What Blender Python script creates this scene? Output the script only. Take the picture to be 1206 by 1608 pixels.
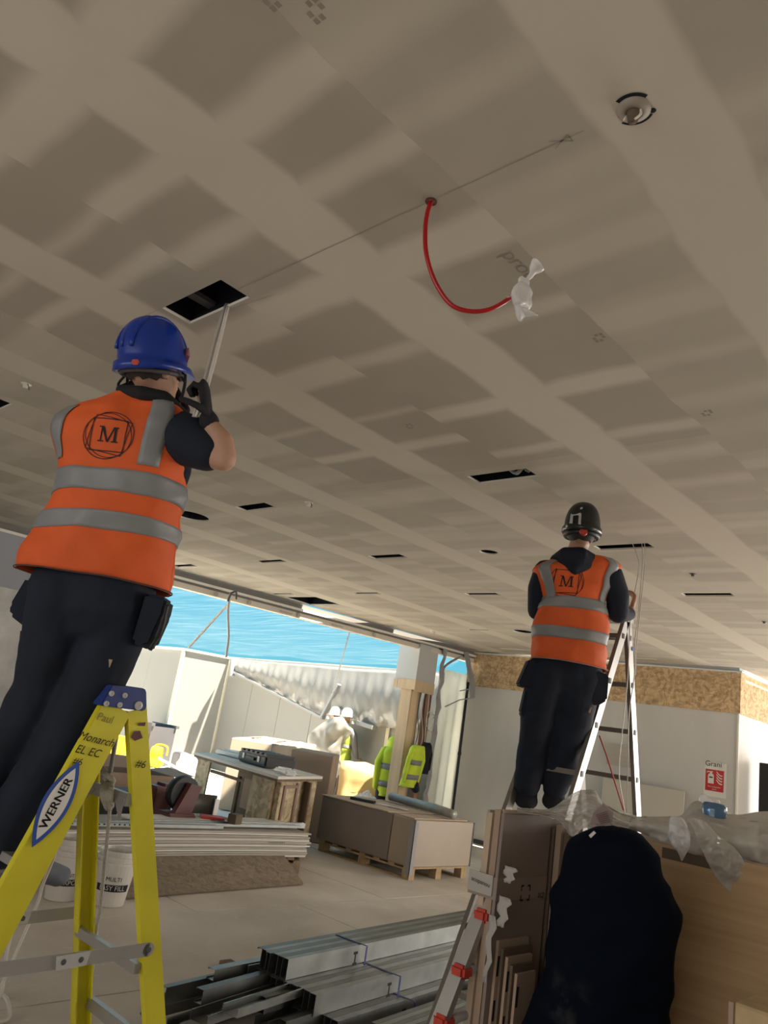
import bpy, bmesh, math, random
from mathutils import Vector, Matrix, noise
from mathutils.bvhtree import BVHTree
for o in list(bpy.data.objects): bpy.data.objects.remove(o)
SC = bpy.context.scene
COL = SC.collection
random.seed(7)
V = Vector
# ------------------------------------------------------------------ camera
CAM = V((0, 0, 1.45)); H = 2.95; FPX = 1199.1
_f, _p, _r, _y = FPX, 0.274655, 0.159452, -0.784681
fw = V((math.sin(_y)*math.cos(_p), math.cos(_y)*math.cos(_p), math.sin(_p)))
_rr = V((math.cos(_y), -math.sin(_y), 0)); _uu = _rr.cross(fw)
RT = math.cos(_r)*_rr + math.sin(_r)*_uu
UP = -math.sin(_r)*_rr + math.cos(_r)*_uu
cam = bpy.data.cameras.new('camera'); camo = bpy.data.objects.new('camera', cam); COL.objects.link(camo)
cam.sensor_fit = 'VERTICAL'; cam.sensor_height = 24.0; cam.lens = FPX/1608*24.0
cam.clip_start = 0.05; cam.clip_end = 300
m = Matrix((RT, UP, -fw)).transposed().to_4x4(); m.translation = CAM
camo.matrix_world = m; SC.camera = camo
# points of the place read off along a sight line onto a known plane
def ray(x, y): return fw + (x-603)/FPX*RT - (y-804)/FPX*UP
def at(x, y, d): return CAM + ray(x, y)*d
def zat(x, y, z): d = ray(x, y); return CAM + d*((z-CAM.z)/d.z)
def onx(x, y, X): d = ray(x, y); return CAM + d*(X/d.x)
def ony(x, y, Y): d = ray(x, y); return CAM + d*(Y/d.y)
# ------------------------------------------------------------------ world, sun, exposure
W = bpy.data.worlds.new('sky'); SC.world = W; W.use_nodes = True
nt = W.node_tree; nt.nodes.clear()
wo = nt.nodes.new('ShaderNodeOutputWorld'); bg = nt.nodes.new('ShaderNodeBackground')
tc = nt.nodes.new('ShaderNodeTexCoord'); sx = nt.nodes.new('ShaderNodeSeparateXYZ'); cr = nt.nodes.new('ShaderNodeValToRGB')
cr.color_ramp.elements[0].position = 0.0; cr.color_ramp.elements[0].color = (.30, .80, .92, 1)
cr.color_ramp.elements[1].position = 0.6; cr.color_ramp.elements[1].color = (.15, .52, .82, 1)
e = cr.color_ramp.elements.new(.12); e.color = (.15, .66, .90, 1)
nt.links.new(tc.outputs['Generated'], sx.inputs[0]); nt.links.new(sx.outputs['Z'], cr.inputs[0])
nt.links.new(cr.outputs[0], bg.inputs[0]); bg.inputs[1].default_value = .85
nt.links.new(bg.outputs[0], wo.inputs[0])
sun = bpy.data.lights.new('sun', 'SUN'); sun.energy = 26; sun.angle = .02; sun.color = (1, .90, .74)
suno = bpy.data.objects.new('sun', sun); COL.objects.link(suno)
suno.rotation_euler = V((.42, .10, .90)).to_track_quat('Z', 'Y').to_euler()
def area(name, loc, d, size, sy, e_, col):
    l = bpy.data.lights.new(name, 'AREA'); l.shape = 'RECTANGLE'; l.size = size; l.size_y = sy; l.energy = e_; l.color = col
    o = bpy.data.objects.new(name, l); COL.objects.link(o); o.location = loc; o.rotation_euler = (-V(d)).to_track_quat('Z', 'Y').to_euler(); return o
# unseen lamps: east stands for side windows, far and back are added fill
area('window_light_east', (4.8, 8.6, 1.4), (-1, 0, 0), 2.2, 6.0, 330, (1, .93, .85))
area('fill_light_far', (.7, 13.8, 1.4), (0, -1, 0), 6.0, 2.2, 520, (1, .94, .87))
area('fill_light_back', (-1.5, -3.8, 1.5), (0, 1, -.45), 6.0, 2.0, 125, (1, .95, .90))
SC.view_settings.view_transform = 'Standard'; SC.view_settings.look = 'None'
SC.view_settings.exposure = 0.0; SC.view_settings.gamma = 1.0; SC.view_settings.use_curve_mapping = False

# ------------------------------------------------------------------ materials
def mat(name, col, rough=.7, metal=0, var=0, scale=8, bump=0, bscale=40, col2=None, stretch=None, trans=0, alpha=None, spec=None, rot=None):
    M = bpy.data.materials.new(name); M.use_nodes = True; t = M.node_tree; b = t.nodes['Principled BSDF']
    b.inputs['Base Color'].default_value = (*col, 1); b.inputs['Roughness'].default_value = rough; b.inputs['Metallic'].default_value = metal
    if spec is not None: b.inputs['Specular IOR Level'].default_value = spec
    if trans: b.inputs['Transmission Weight'].default_value = trans
    if alpha is not None: b.inputs['Alpha'].default_value = alpha
    if var or col2 or bump:
        c = t.nodes.new('ShaderNodeTexCoord'); mp = t.nodes.new('ShaderNodeMapping'); t.links.new(c.outputs['Object'], mp.inputs[0])
        if stretch: mp.inputs['Scale'].default_value = stretch
        if rot: mp.inputs['Rotation'].default_value = rot
    if var or col2:
        n = t.nodes.new('ShaderNodeTexNoise'); n.inputs['Scale'].default_value = scale; n.inputs['Detail'].default_value = 5
        t.links.new(mp.outputs[0], n.inputs[0])
        r = t.nodes.new('ShaderNodeValToRGB'); c2 = col2 or tuple(x*(1-var) for x in col)
        r.color_ramp.elements[0].position = .35; r.color_ramp.elements[1].position = .65
        r.color_ramp.elements[0].color = (*c2, 1); r.color_ramp.elements[1].color = (*col, 1)
        t.links.new(n.outputs[0], r.inputs[0]); t.links.new(r.outputs[0], b.inputs['Base Color'])
    if bump:
        n2 = t.nodes.new('ShaderNodeTexNoise'); n2.inputs['Scale'].default_value = bscale; n2.inputs['Detail'].default_value = 3
        t.links.new(mp.outputs[0], n2.inputs[0]); bp = t.nodes.new('ShaderNodeBump'); bp.inputs['Strength'].default_value = bump
        bp.inputs['Distance'].default_value = .02
        t.links.new(n2.outputs[0], bp.inputs['Height']); t.links.new(bp.outputs[0], b.inputs['Normal'])
    return M
def osb_mat(name, a, b_, scale=22):
    M = mat(name, a, .85); t = M.node_tree; b = t.nodes['Principled BSDF']
    c = t.nodes.new('ShaderNodeTexCoord'); nz = t.nodes.new('ShaderNodeTexNoise'); nz.inputs['Scale'].default_value = 3
    mx = t.nodes.new('ShaderNodeVectorMath'); mx.operation = 'MULTIPLY_ADD'; mx.inputs[1].default_value = (.28, .28, .28)
    t.links.new(c.outputs['Object'], nz.inputs[0]); t.links.new(nz.outputs['Color'], mx.inputs[0]); t.links.new(c.outputs['Object'], mx.inputs[2])
    v = t.nodes.new('ShaderNodeTexVoronoi'); v.inputs['Scale'].default_value = scale
    mp = t.nodes.new('ShaderNodeMapping'); mp.inputs['Scale'].default_value = (1, 1, .45); mp.inputs['Rotation'].default_value = (.5, .6, .4)
    t.links.new(mx.outputs[0], mp.inputs[0]); t.links.new(mp.outputs[0], v.inputs[0])
    v2 = t.nodes.new('ShaderNodeTexVoronoi'); v2.inputs['Scale'].default_value = scale*1.3
    mp2 = t.nodes.new('ShaderNodeMapping'); mp2.inputs['Scale'].default_value = (.4, .4, 1.2); mp2.inputs['Rotation'].default_value = (-.5, .3, 1.2)
    t.links.new(mx.outputs[0], mp2.inputs[0]); t.links.new(mp2.outputs[0], v2.inputs[0])
    s1 = t.nodes.new('ShaderNodeSeparateColor'); s2 = t.nodes.new('ShaderNodeSeparateColor')
    t.links.new(v.outputs['Color'], s1.inputs[0]); t.links.new(v2.outputs['Color'], s2.inputs[0])
    ad = t.nodes.new('ShaderNodeMath'); ad.operation = 'ADD'; t.links.new(s1.outputs[0], ad.inputs[0]); t.links.new(s2.outputs[0], ad.inputs[1])
    r = t.nodes.new('ShaderNodeValToRGB'); r.color_ramp.elements[0].position = .15; r.color_ramp.elements[1].position = .85
    hf = t.nodes.new('ShaderNodeMath'); hf.operation = 'MULTIPLY'; hf.inputs[1].default_value = .5; t.links.new(ad.outputs[0], hf.inputs[0])
    r.color_ramp.elements[0].color = (*b_, 1); r.color_ramp.elements[1].color = (*a, 1)
    t.links.new(hf.outputs[0], r.inputs[0]); t.links.new(r.outputs[0], b.inputs['Base Color'])
    return M
def film_mat(name, col, fac, rough=.35, streak=0, rot=(0, 0, 0), scale=6, trans=.5):
    # thin plastic film: part clear, part milky (diffuse + translucent), with a gloss
    M = bpy.data.materials.new(name); M.use_nodes = True; t = M.node_tree; t.nodes.clear()
    o = t.nodes.new('ShaderNodeOutputMaterial'); tr = t.nodes.new('ShaderNodeBsdfTransparent'); d = t.nodes.new('ShaderNodeBsdfPrincipled')
    tl = t.nodes.new('ShaderNodeBsdfTranslucent'); m1 = t.nodes.new('ShaderNodeMixShader'); m2 = t.nodes.new('ShaderNodeMixShader')
    d.inputs['Base Color'].default_value = (*col, 1); d.inputs['Roughness'].default_value = rough; tl.inputs[0].default_value = (*col, 1)
    m1.inputs[0].default_value = trans; t.links.new(d.outputs[0], m1.inputs[1]); t.links.new(tl.outputs[0], m1.inputs[2])
    m2.inputs[0].default_value = fac; t.links.new(tr.outputs[0], m2.inputs[1]); t.links.new(m1.outputs[0], m2.inputs[2]); t.links.new(m2.outputs[0], o.inputs[0])
    if streak:
        c = t.nodes.new('ShaderNodeTexCoord'); mp = t.nodes.new('ShaderNodeMapping'); n = t.nodes.new('ShaderNodeTexNoise'); r = t.nodes.new('ShaderNodeMapRange')
        mp.inputs['Rotation'].default_value = rot; mp.inputs['Scale'].default_value = (.25, 9, .25); n.inputs['Scale'].default_value = scale; n.inputs['Detail'].default_value = 4
        r.inputs[1].default_value = .5; r.inputs[2].default_value = .72; r.inputs[3].default_value = fac; r.inputs[4].default_value = min(1, fac+streak)
        t.links.new(c.outputs['Object'], mp.inputs[0]); t.links.new(mp.outputs[0], n.inputs[0]); t.links.new(n.outputs[0], r.inputs[0]); t.links.new(r.outputs[0], m2.inputs[0])
    return M

def ceiling_mat():
    M = mat('taped_plasterboard', (.5, .45, .37), .9); t = M.node_tree; b = t.nodes['Principled BSDF']; N = t.nodes; L = t.links
    def math_(op, a, b_=None, c=None, clamp=False):
        n = N.new('ShaderNodeMath'); n.operation = op; n.use_clamp = clamp
        for i, x in enumerate((a, b_, c)):
            if x is None: continue
            if isinstance(x, (int, float)): n.inputs[i].default_value = x
            else: L.new(x, n.inputs[i])
        return n.outputs[0]
    c = N.new('ShaderNodeTexCoord'); s = N.new('ShaderNodeSeparateXYZ')
    nz = N.new('ShaderNodeTexNoise'); nz.inputs['Scale'].default_value = 1.7; nz.inputs['Detail'].default_value = 5; L.new(c.outputs['Object'], nz.inputs[0])
    nv = N.new('ShaderNodeVectorMath'); nv.operation = 'MULTIPLY_ADD'; nv.inputs[1].default_value = (.10, .10, 0)
    L.new(nz.outputs['Color'], nv.inputs[0]); L.new(c.outputs['Object'], nv.inputs[2]); L.new(nv.outputs[0], s.inputs[0])
    X, Y = s.outputs[0], s.outputs[1]
    # long joints running along y, 1.1 m apart
    k = math_('DIVIDE', math_('ADD', X, .70-.05+.55), 1.1); fr = math_('FRACT', k); cell = math_('FLOOR', k)
    dist = math_('MULTIPLY', math_('ABSOLUTE', math_('SUBTRACT', fr, .5)), 1.1)
    def soft(v, w, e): # 1 inside w
        n = N.new('ShaderNodeMapRange'); n.interpolation_type = 'SMOOTHSTEP'; L.new(v, n.inputs[0])
        n.inputs[1].default_value = w-e; n.inputs[2].default_value = w+e; n.inputs[3].default_value = 1; n.inputs[4].default_value = 0
        return n.outputs[0]
    m_long = soft(dist, .135, .022)
    # cross joints: per-column strips
    def ramp(strips, lo=0., hi=4.):
        n = N.new('ShaderNodeValToRGB'); els = n.color_ramp.elements; mr = math_('DIVIDE', math_('SUBTRACT', Y, lo), hi-lo, clamp=True); L.new(mr, n.inputs[0])
        stops = []
        for a, w, h in strips:
            stops += [(a-w/2-.025, 0), (a-w/2+.025, h), (a+w/2-.025, h), (a+w/2+.025, 0)]
        els[0].position = 0; els[0].color = (0, 0, 0, 1); els[1].position = 1; els[1].color = (0, 0, 0, 1)
        for p, v in stops:
            e_ = els.new(min(.999, max(.001, (p-lo)/(hi-lo)))); e_.color = (v, v, v, 1)
        return n.outputs[0]
    r0 = ramp([(.52, .16, 1), (.87, .12, 1), (1.17, .10, .9), (1.58, .17, 1), (2.03, .09, .8), (2.62, .13, 1), (3.15, .1, .8)])
    r1 = ramp([(.50, .12, .9), (.86, .06, .8), (1.10, .09, 1), (1.62, .2, 1), (2.05, .18, 1), (2.5, .05, .7), (2.88, .10, 1)])
    n2 = N.new('ShaderNodeTexNoise'); n2.inputs['Scale'].default_value = 1; n2.inputs['Detail'].default_value = 1
    cx = N.new('ShaderNodeCombineXYZ'); L.new(math_('MULTIPLY', cell, 7.31), cx.inputs[0]); L.new(math_('MULTIPLY', Y, 4.2), cx.inputs[1]); L.new(math_('MULTIPLY', X, .12), cx.inputs[2]); L.new(cx.outputs[0], n2.inputs[0])
    rg = N.new('ShaderNodeMapRange'); rg.inputs[1].default_value = .44; rg.inputs[2].default_value = .62; rg.inputs[4].default_value = .85; L.new(n2.outputs[0], rg.inputs[0])
    # choose by column
    def eq(v): return math_('COMPARE', cell, v, .5)
    i0 = eq(-1); i1 = eq(-2)
    both = math_('ADD', i0, i1, clamp=True); far = math_('GREATER_THAN', Y, 3.3)
    other = math_('MULTIPLY', math_('MULTIPLY_ADD', rg.outputs[0], .6, .22), math_('MAXIMUM', math_('SUBTRACT', 1, both), far))
    nearc = math_('MULTIPLY', math_('ADD', math_('MULTIPLY', i0, r0), math_('MULTIPLY', i1, r1)), math_('SUBTRACT', 1, far))
    msk = math_('MAXIMUM', math_('MAXIMUM', m_long, math_('ADD', other, nearc)), 0, clamp=True)
    # screws filled with compound
    vo = N.new('ShaderNodeTexNoise'); vo.inputs['Scale'].default_value = 5; L.new(c.outputs['Object'], vo.inputs[0])
    msk = math_('MULTIPLY_ADD', math_('SUBTRACT', vo.outputs[0], .5), .35, msk, clamp=True)
    mix = N.new('ShaderNodeMix'); mix.data_type = 'RGBA'; L.new(msk, mix.inputs[0])
    mix.inputs[6].default_value = (.40, .365, .305, 1); mix.inputs[7].default_value = (.60, .555, .475, 1)
    L.new(mix.outputs[2], b.inputs['Base Color'])
    return M

def floor_mat(name, a, b_, flake):
    M = mat(name, a, .8); t = M.node_tree; b = t.nodes['Principled BSDF']; N = t.nodes; L = t.links
    c = N.new('ShaderNodeTexCoord'); n = N.new('ShaderNodeTexNoise'); n.inputs['Scale'].default_value = 1.3; n.inputs['Detail'].default_value = 8
    L.new(c.outputs['Object'], n.inputs[0]); r = N.new('ShaderNodeValToRGB'); r.color_ramp.elements[0].position = .35; r.color_ramp.elements[1].position = .68
    r.color_ramp.elements[0].color = (*b_, 1); r.color_ramp.elements[1].color = (*a, 1); L.new(n.outputs[0], r.inputs[0])
    w = N.new('ShaderNodeTexNoise'); w.inputs['Scale'].default_value = 14; w.inputs['Detail'].default_value = 9; w.inputs['Roughness'].default_value = .8; w.inputs['Distortion'].default_value = 2.5
    L.new(c.outputs['Object'], w.inputs[0]); g = N.new('ShaderNodeMapRange'); g.inputs[1].default_value = .57; g.inputs[2].default_value = .66; L.new(w.outputs[0], g.inputs[0])
    g.inputs[4].default_value = .6
    mx = N.new('ShaderNodeMix'); mx.data_type = 'RGBA'; L.new(g.outputs[0], mx.inputs[0]); L.new(r.outputs[0], mx.inputs[6]); mx.inputs[7].default_value = (*flake, 1)
    L.new(mx.outputs[2], b.inputs['Base Color'])
    return M

M_CEIL = ceiling_mat()
M_VOID = mat('void_black', (.006, .008, .015), .95)
M_PLASTER = mat('white_plaster', (.62, .60, .56), .9, var=.12, scale=2)
M_PATCH = mat('patched_plaster', (.62, .61, .59), .9, col2=(.40, .40, .39), scale=3)
M_GREYWALL = mat('grey_paint', (.34, .36, .40), .8, var=.06, scale=2)
M_WHITEWALL = mat('white_board_wall', (.60, .59, .57), .75, var=.05, scale=1.5, stretch=(3, 3, .6))
M_TRIMW = mat('white_trim', (.80, .77, .70), .6)
M_TRIMC = mat('cream_trim', (.66, .61, .52), .7)
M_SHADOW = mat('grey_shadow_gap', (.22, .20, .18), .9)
M_OSB = osb_mat('osb', (.68, .49, .29), (.36, .24, .125), 30)
M_OSBD = osb_mat('osb_weathered', (.66, .55, .38), (.36, .28, .17), 16)
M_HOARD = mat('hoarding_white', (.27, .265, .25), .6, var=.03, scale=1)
M_HOARDE = mat('hoarding_edge', (.62, .58, .46), .7)
M_GROUND = mat('sunlit_screed', (.80, .75, .67), .9, var=.12, scale=.8)
M_FLOOR = floor_mat('dusty_boards', (.74, .69, .63), (.56, .515, .46), (.88, .85, .80))
M_CARD = mat('cardboard', (.42, .31, .23), .85, var=.1, scale=3)
M_CARDL = mat('cardboard_light', (.56, .45, .34), .85, var=.08, scale=3)
M_CARDG = mat('cardboard_greyish', (.26, .215, .19), .8, var=.1, scale=2)
M_CARDGLOSS = mat('cardboard_smooth', (.40, .33, .26), .42, var=.08, scale=2)
M_CARDD = mat('cardboard_dark', (.16, .115, .08), .9, var=.15, scale=4)
M_WOODP = mat('pallet_wood', (.50, .36, .20), .85, var=.3, scale=10, stretch=(1, 6, 1))
M_WOODD = mat('old_timber', (.24, .17, .11), .9, var=.3, scale=10)
M_TIMBER = mat('pale_timber', (.66, .50, .33), .8, var=.14, scale=3, stretch=(4, 4, .5))
M_OAK = mat('oak_veneer', (.52, .35, .185), .6, col2=(.42, .275, .14), scale=2.2, stretch=(.7, 5, 16))
M_STEEL = mat('galvanised', (.30, .315, .31), .42, metal=.85, var=.25, scale=6)
M_STEELD = mat('galvanised_dull', (.20, .21, .205), .45, metal=.8, var=.3, scale=5)
M_ALU = mat('aluminium', (.50, .50, .50), .42, metal=.7, var=.08, scale=8)
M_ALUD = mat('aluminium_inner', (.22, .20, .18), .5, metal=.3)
M_WHITE = mat('white_paint', (.80, .80, .78), .5)
M_BLACK = mat('black_plastic', (.012, .013, .016), .5)
M_DKGREY = mat('dark_grey', (.09, .09, .10), .6)
M_GREY = mat('mid_grey', (.32, .32, .33), .7)
M_YEL = mat('ladder_yellow', (.74, .67, .03), .45, var=.10, scale=6)
M_YELC = mat('case_yellow', (.90, .50, .03), .5)
M_BLUE = mat('cap_blue', (.02, .045, .22), .45, var=.15, scale=14)
M_BLUEL = mat('sticker_blue', (.03, .09, .42), .4)
M_HELM = mat('helmet_blue', (.010, .045, .36), .28, var=.15, scale=5)
M_HELMK = mat('helmet_black', (.012, .014, .015), .3)
M_HELMW = mat('helmet_white', (.80, .80, .76), .35)
M_REFL = mat('reflective_grey', (.25, .26, .27), .5, var=.1, scale=10)
M_REFLB = mat('reflective_silver', (.55, .55, .55), .35)
M_ORANGE = mat('vest_orange', (.80, .125, .022), .75, var=.16, scale=4, bump=.5, bscale=7)
M_HIVIS = mat('hi_vis_yellow', (.62, .80, .05), .7, var=.15, scale=5)
M_HIVISD = mat('hi_vis_green', (.42, .55, .08), .7, var=.1, scale=5)
M_NAVY = mat('navy_cloth', (.006, .012, .028), .85, var=.35, scale=6, bump=.35, bscale=10)
M_NAVYT = mat('navy_tshirt', (.007, .012, .024), .9, bump=.2, bscale=10)
M_BLKCL = mat('black_cloth', (.012, .012, .015), .9, bump=.3, bscale=12)
M_COAT = mat('coat_navy', (.0025, .005, .012), .9, bump=.3, bscale=6, spec=.08)
M_GREYCL = mat('grey_cloth', (.18, .18, .20), .85, bump=.2, bscale=12)
M_DENIM = mat('grey_sack', (.16, .18, .22), .8, var=.4, scale=7)
M_BROWNCL = mat('brown_cloth', (.07, .045, .035), .85)
M_SKIN = mat('skin', (.50, .29, .20), .55, var=.10, scale=12)
M_HAIR = mat('hair', (.022, .014, .010), .7)
M_RED = mat('red_cable', (.42, .008, .012), .28)
M_REDP = mat('red_plastic', (.50, .05, .03), .5)
M_REDS = mat('red_sign', (.52, .028, .03), .55)
M_MAROON = mat('maroon', (.12, .035, .035), .5)
M_PAPER = mat('paper', (.74, .72, .68), .8)
M_PAPERP = mat('paper_pinkish', (.42, .34, .33), .8, var=.1, scale=20)
M_INK = mat('ink', (.015, .012, .015), .8)
M_INKG = mat('ink_grey', (.20, .18, .16), .9)
M_INKC = mat('pencil', (.33, .30, .25), .95)
M_CABLE = mat('white_cable', (.66, .63, .58), .45)
M_ROPE = mat('rope', (.52, .50, .46), .9, bump=.6, bscale=60)
M_BUCKET = mat('bucket_white', (.66, .63, .58), .45, var=.08, scale=6)
M_PB = mat('plasterboard_edge', (.50, .46, .41), .9, var=.12, scale=4, stretch=(1, 1, 20))
M_PBW = mat('plasterboard_face', (.74, .72, .67), .9)
M_PLY = osb_mat('chipboard', (.32, .26, .20), (.21, .17, .125), 40)
M_TUBE = mat('foil_tube', (.40, .41, .38), .4, metal=.35, var=.2, scale=12)
M_FILM = film_mat('milky_film', (.50, .49, .475), .90, trans=.5)
M_FILMC = film_mat('clear_film', (.95, .97, 1), .010, streak=.055, scale=3, rot=(0, 0, .6), trans=.6)
M_BUBBLE = film_mat('bubble_wrap', (.66, .64, .60), .58, rough=.16, streak=.3, scale=2, trans=.25)
M_WRAP = film_mat('foam_wrap', (.60, .58, .54), .85, rough=.4, trans=.2)
M_BAG = film_mat('poly_bag', (.85, .85, .86), .62, rough=.15, streak=.3, scale=5, trans=.3)
M_WATER = mat('blue_plastic', (.12, .24, .42), .15, trans=.4)

# ------------------------------------------------------------------ builders
def link(o): COL.objects.link(o); return o
def mesh_obj(name, bm, material, parent=None, smooth=False, fixn=True):
    if fixn: bmesh.ops.recalc_face_normals(bm, faces=bm.faces)
    me = bpy.data.meshes.new(name); bm.to_mesh(me); bm.free()
    mats = material if isinstance(material, (list, tuple)) else [material]
    for x in mats: me.materials.append(x)
    if smooth:
        for p in me.polygons: p.use_smooth = True
    o = link(bpy.data.objects.new(name, me))
    if parent is not None:
        o.parent = parent; o.matrix_parent_inverse = Matrix.LocRotScale(parent.location, parent.rotation_euler, parent.scale).inverted()
    return o
def tag(o, label, cat, group=None, kind=None):
    o['label'] = label; o['category'] = cat
    if group: o['group'] = group
    if kind: o['kind'] = kind
    return o
def thing(name, loc, label, cat, group=None):
    o = link(bpy.data.objects.new(name, None)); o.location = loc; o.empty_display_size = .1
    return tag(o, label, cat, group)
def struct(o): o['kind'] = 'structure'; return o
def B(): return bmesh.new()
def box(bm, lo, hi, M=None, mi=0):
    vs = [V((x, y, z)) for x in (lo[0], hi[0]) for y in (lo[1], hi[1]) for z in (lo[2], hi[2])]
    if M is not None: vs = [M @ v for v in vs]
    v = [bm.verts.new(p) for p in vs]
    for f in ((0, 1, 3, 2), (4, 6, 7, 5), (0, 4, 5, 1), (2, 3, 7, 6), (0, 2, 6, 4), (1, 5, 7, 3)):
        bm.faces.new([v[i] for i in f]).material_index = mi
def cbox(bm, c, size, M=None, mi=0):
    box(bm, [c[i]-size[i]/2 for i in range(3)], [c[i]+size[i]/2 for i in range(3)], M, mi)
def prism(bm, poly, z0, z1, mi=0):
    a = [bm.verts.new((p[0], p[1], z0)) for p in poly]; b = [bm.verts.new((p[0], p[1], z1)) for p in poly]; n = len(poly)
    bm.faces.new(a[::-1]).material_index = mi; bm.faces.new(b).material_index = mi
    for i in range(n): bm.faces.new((a[i], a[(i+1) % n], b[(i+1) % n], b[i])).material_index = mi
def slab(bm, pts, thick, mi=0):   # polygon in space, thickness vector
    t = V(thick); a = [bm.verts.new(V(p)) for p in pts]; b = [bm.verts.new(V(p)+t) for p in pts]; n = len(pts)
    bm.faces.new(a[::-1]).material_index = mi; bm.faces.new(b).material_index = mi
    for i in range(n): bm.faces.new((a[i], a[(i+1) % n], b[(i+1) % n], b[i])).material_index = mi
def frame_of(d, upv=V((0, 0, 1))):
    d = d.normalized(); s = d.cross(upv)
    if s.length < 1e-3: s = d.cross(V((0, 1, 0)))
    s.normalize(); return s, s.cross(d).normalized()
def bar(bm, a, b, w, h, upv=V((0, 0, 1)), mi=0):  # rectangular bar a->b
    a, b = V(a), V(b); s, u = frame_of(b-a, upv)
    vs = [bm.verts.new(p + s*sx_*w/2 + u*su*h/2) for p in (a, b) for sx_, su in ((-1, -1), (1, -1), (1, 1), (-1, 1))]
    for f in ((3, 2, 1, 0), (4, 5, 6, 7), (0, 1, 5, 4), (1, 2, 6, 5), (2, 3, 7, 6), (3, 0, 4, 7)): bm.faces.new([vs[i] for i in f]).material_index = mi
def smooth_path(pts, k=6):
    pts = [V(p) for p in pts]
    if len(pts) < 3: return pts
    out = []
    P = [pts[0]*2-pts[1]]+pts+[pts[-1]*2-pts[-2]]
    for i in range(1, len(P)-2):
        for j in range(k):
            t = j/k; a, b, c, d = P[i-1:i+3]
            out.append(.5*((2*b)+(c-a)*t+(2*a-5*b+4*c-d)*t*t+(3*b-a-3*c+d)*t**3))
    out.append(pts[-1]); return out
def tube(bm, pts, rad, n=8, caps=True, mi=0, el=None, up0=None):
    # rad: number or list; el: list of (rs, ru) factors (elliptic)
    pts = [V(p) for p in pts]; N = len(pts); rad = [rad]*N if isinstance(rad, (int, float)) else rad
    rings = []; s = None
    for i in range(N):
        d = (pts[min(i+1, N-1)]-pts[max(i-1, 0)])
        if d.length < 1e-9: d = V((0, 0, 1))
        d.normalize()
        if s is None: s, u = frame_of(d, up0 or V((0, 0, 1)))
        else:
            s = (s-d*s.dot(d)).normalized(); u = s.cross(d).normalized()
        es, eu = el[i] if el else (1, 1)
        rings.append([bm.verts.new(pts[i]+s*math.cos(2*math.pi*k/n)*rad[i]*es+u*math.sin(2*math.pi*k/n)*rad[i]*eu) for k in range(n)])
    for a, b in zip(rings, rings[1:]):
        for k in range(n): bm.faces.new((a[k], a[(k+1) % n], b[(k+1) % n], b[k])).material_index = mi
    if caps: bm.faces.new(rings[0][::-1]).material_index = mi; bm.faces.new(rings[-1]).material_index = mi
    return rings
def rtube(bm, pts, rad, n=10, el=None, up0=None):  # tube with rounded ends, for limbs
    pts = [V(p) for p in pts]; rad = list(rad)
    d0 = (pts[0]-pts[1]).normalized(); d1 = (pts[-1]-pts[-2]).normalized()
    P = [pts[0]+d0*rad[0]*.9, pts[0]+d0*rad[0]*.55]+pts+[pts[-1]+d1*rad[-1]*.55, pts[-1]+d1*rad[-1]*.9]
    R = [rad[0]*.25, rad[0]*.8]+rad+[rad[-1]*.8, rad[-1]*.25]
    E_ = None if el is None else [el[0], el[0]]+list(el)+[el[-1], el[-1]]
    tube(bm, P, R, n, True, 0, E_, up0)
def lathe(bm, prof, c=(0, 0, 0), n=20, axis=V((0, 0, 1)), mi=0, a0=0, a1=2*math.pi):
    c = V(c); s, u = frame_of(axis, V((0, 1, 0)) if abs(axis.z) > .9 else V((0, 0, 1))); ax = axis.normalized(); full = abs(a1-a0-2*math.pi) < 1e-6; R = []
    for r, h in prof:
        R.append([bm.verts.new(c+ax*h+(s*math.cos(a0+(a1-a0)*k/n)+u*math.sin(a0+(a1-a0)*k/n))*max(r, 1e-4)) for k in range(n if full else n+1)])
    for a, b in zip(R, R[1:]):
        for k in range(n): bm.faces.new((a[k], a[(k+1) % len(a)], b[(k+1) % len(a)], b[k])).material_index = mi
def ico(bm, c, r, sc=(1, 1, 1), M=None, sub=2):
    t = bmesh.ops.create_icosphere(bm, subdivisions=sub, radius=1); c = V(c)
    for v in t['verts']:
        p = V((v.co.x*r*sc[0], v.co.y*r*sc[1], v.co.z*r*sc[2])); v.co = c+(M @ p if M is not None else p)
def union(name, bm, material, parent, voxel=.01, smooth=6):
    bmesh.ops.recalc_face_normals(bm, faces=bm.faces)
    me = bpy.data.meshes.new('tmp'); bm.to_mesh(me); bm.free(); o = bpy.data.objects.new('tmp', me); COL.objects.link(o)
    r = o.modifiers.new('r', 'REMESH'); r.mode = 'VOXEL'; r.voxel_size = voxel
    if smooth: s = o.modifiers.new('s', 'SMOOTH'); s.iterations = smooth; s.factor = .5
    dg = bpy.context.evaluated_depsgraph_get(); nm = bpy.data.meshes.new_from_object(o.evaluated_get(dg)); bpy.data.objects.remove(o)
    nm.name = name; nm.materials.clear(); nm.materials.append(material)
    for p in nm.polygons: p.use_smooth = True
    k = link(bpy.data.objects.new(name, nm))
    if parent is not None:
        k.parent = parent; k.matrix_parent_inverse = Matrix.LocRotScale(parent.location, parent.rotation_euler, parent.scale).inverted()
    return k
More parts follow.
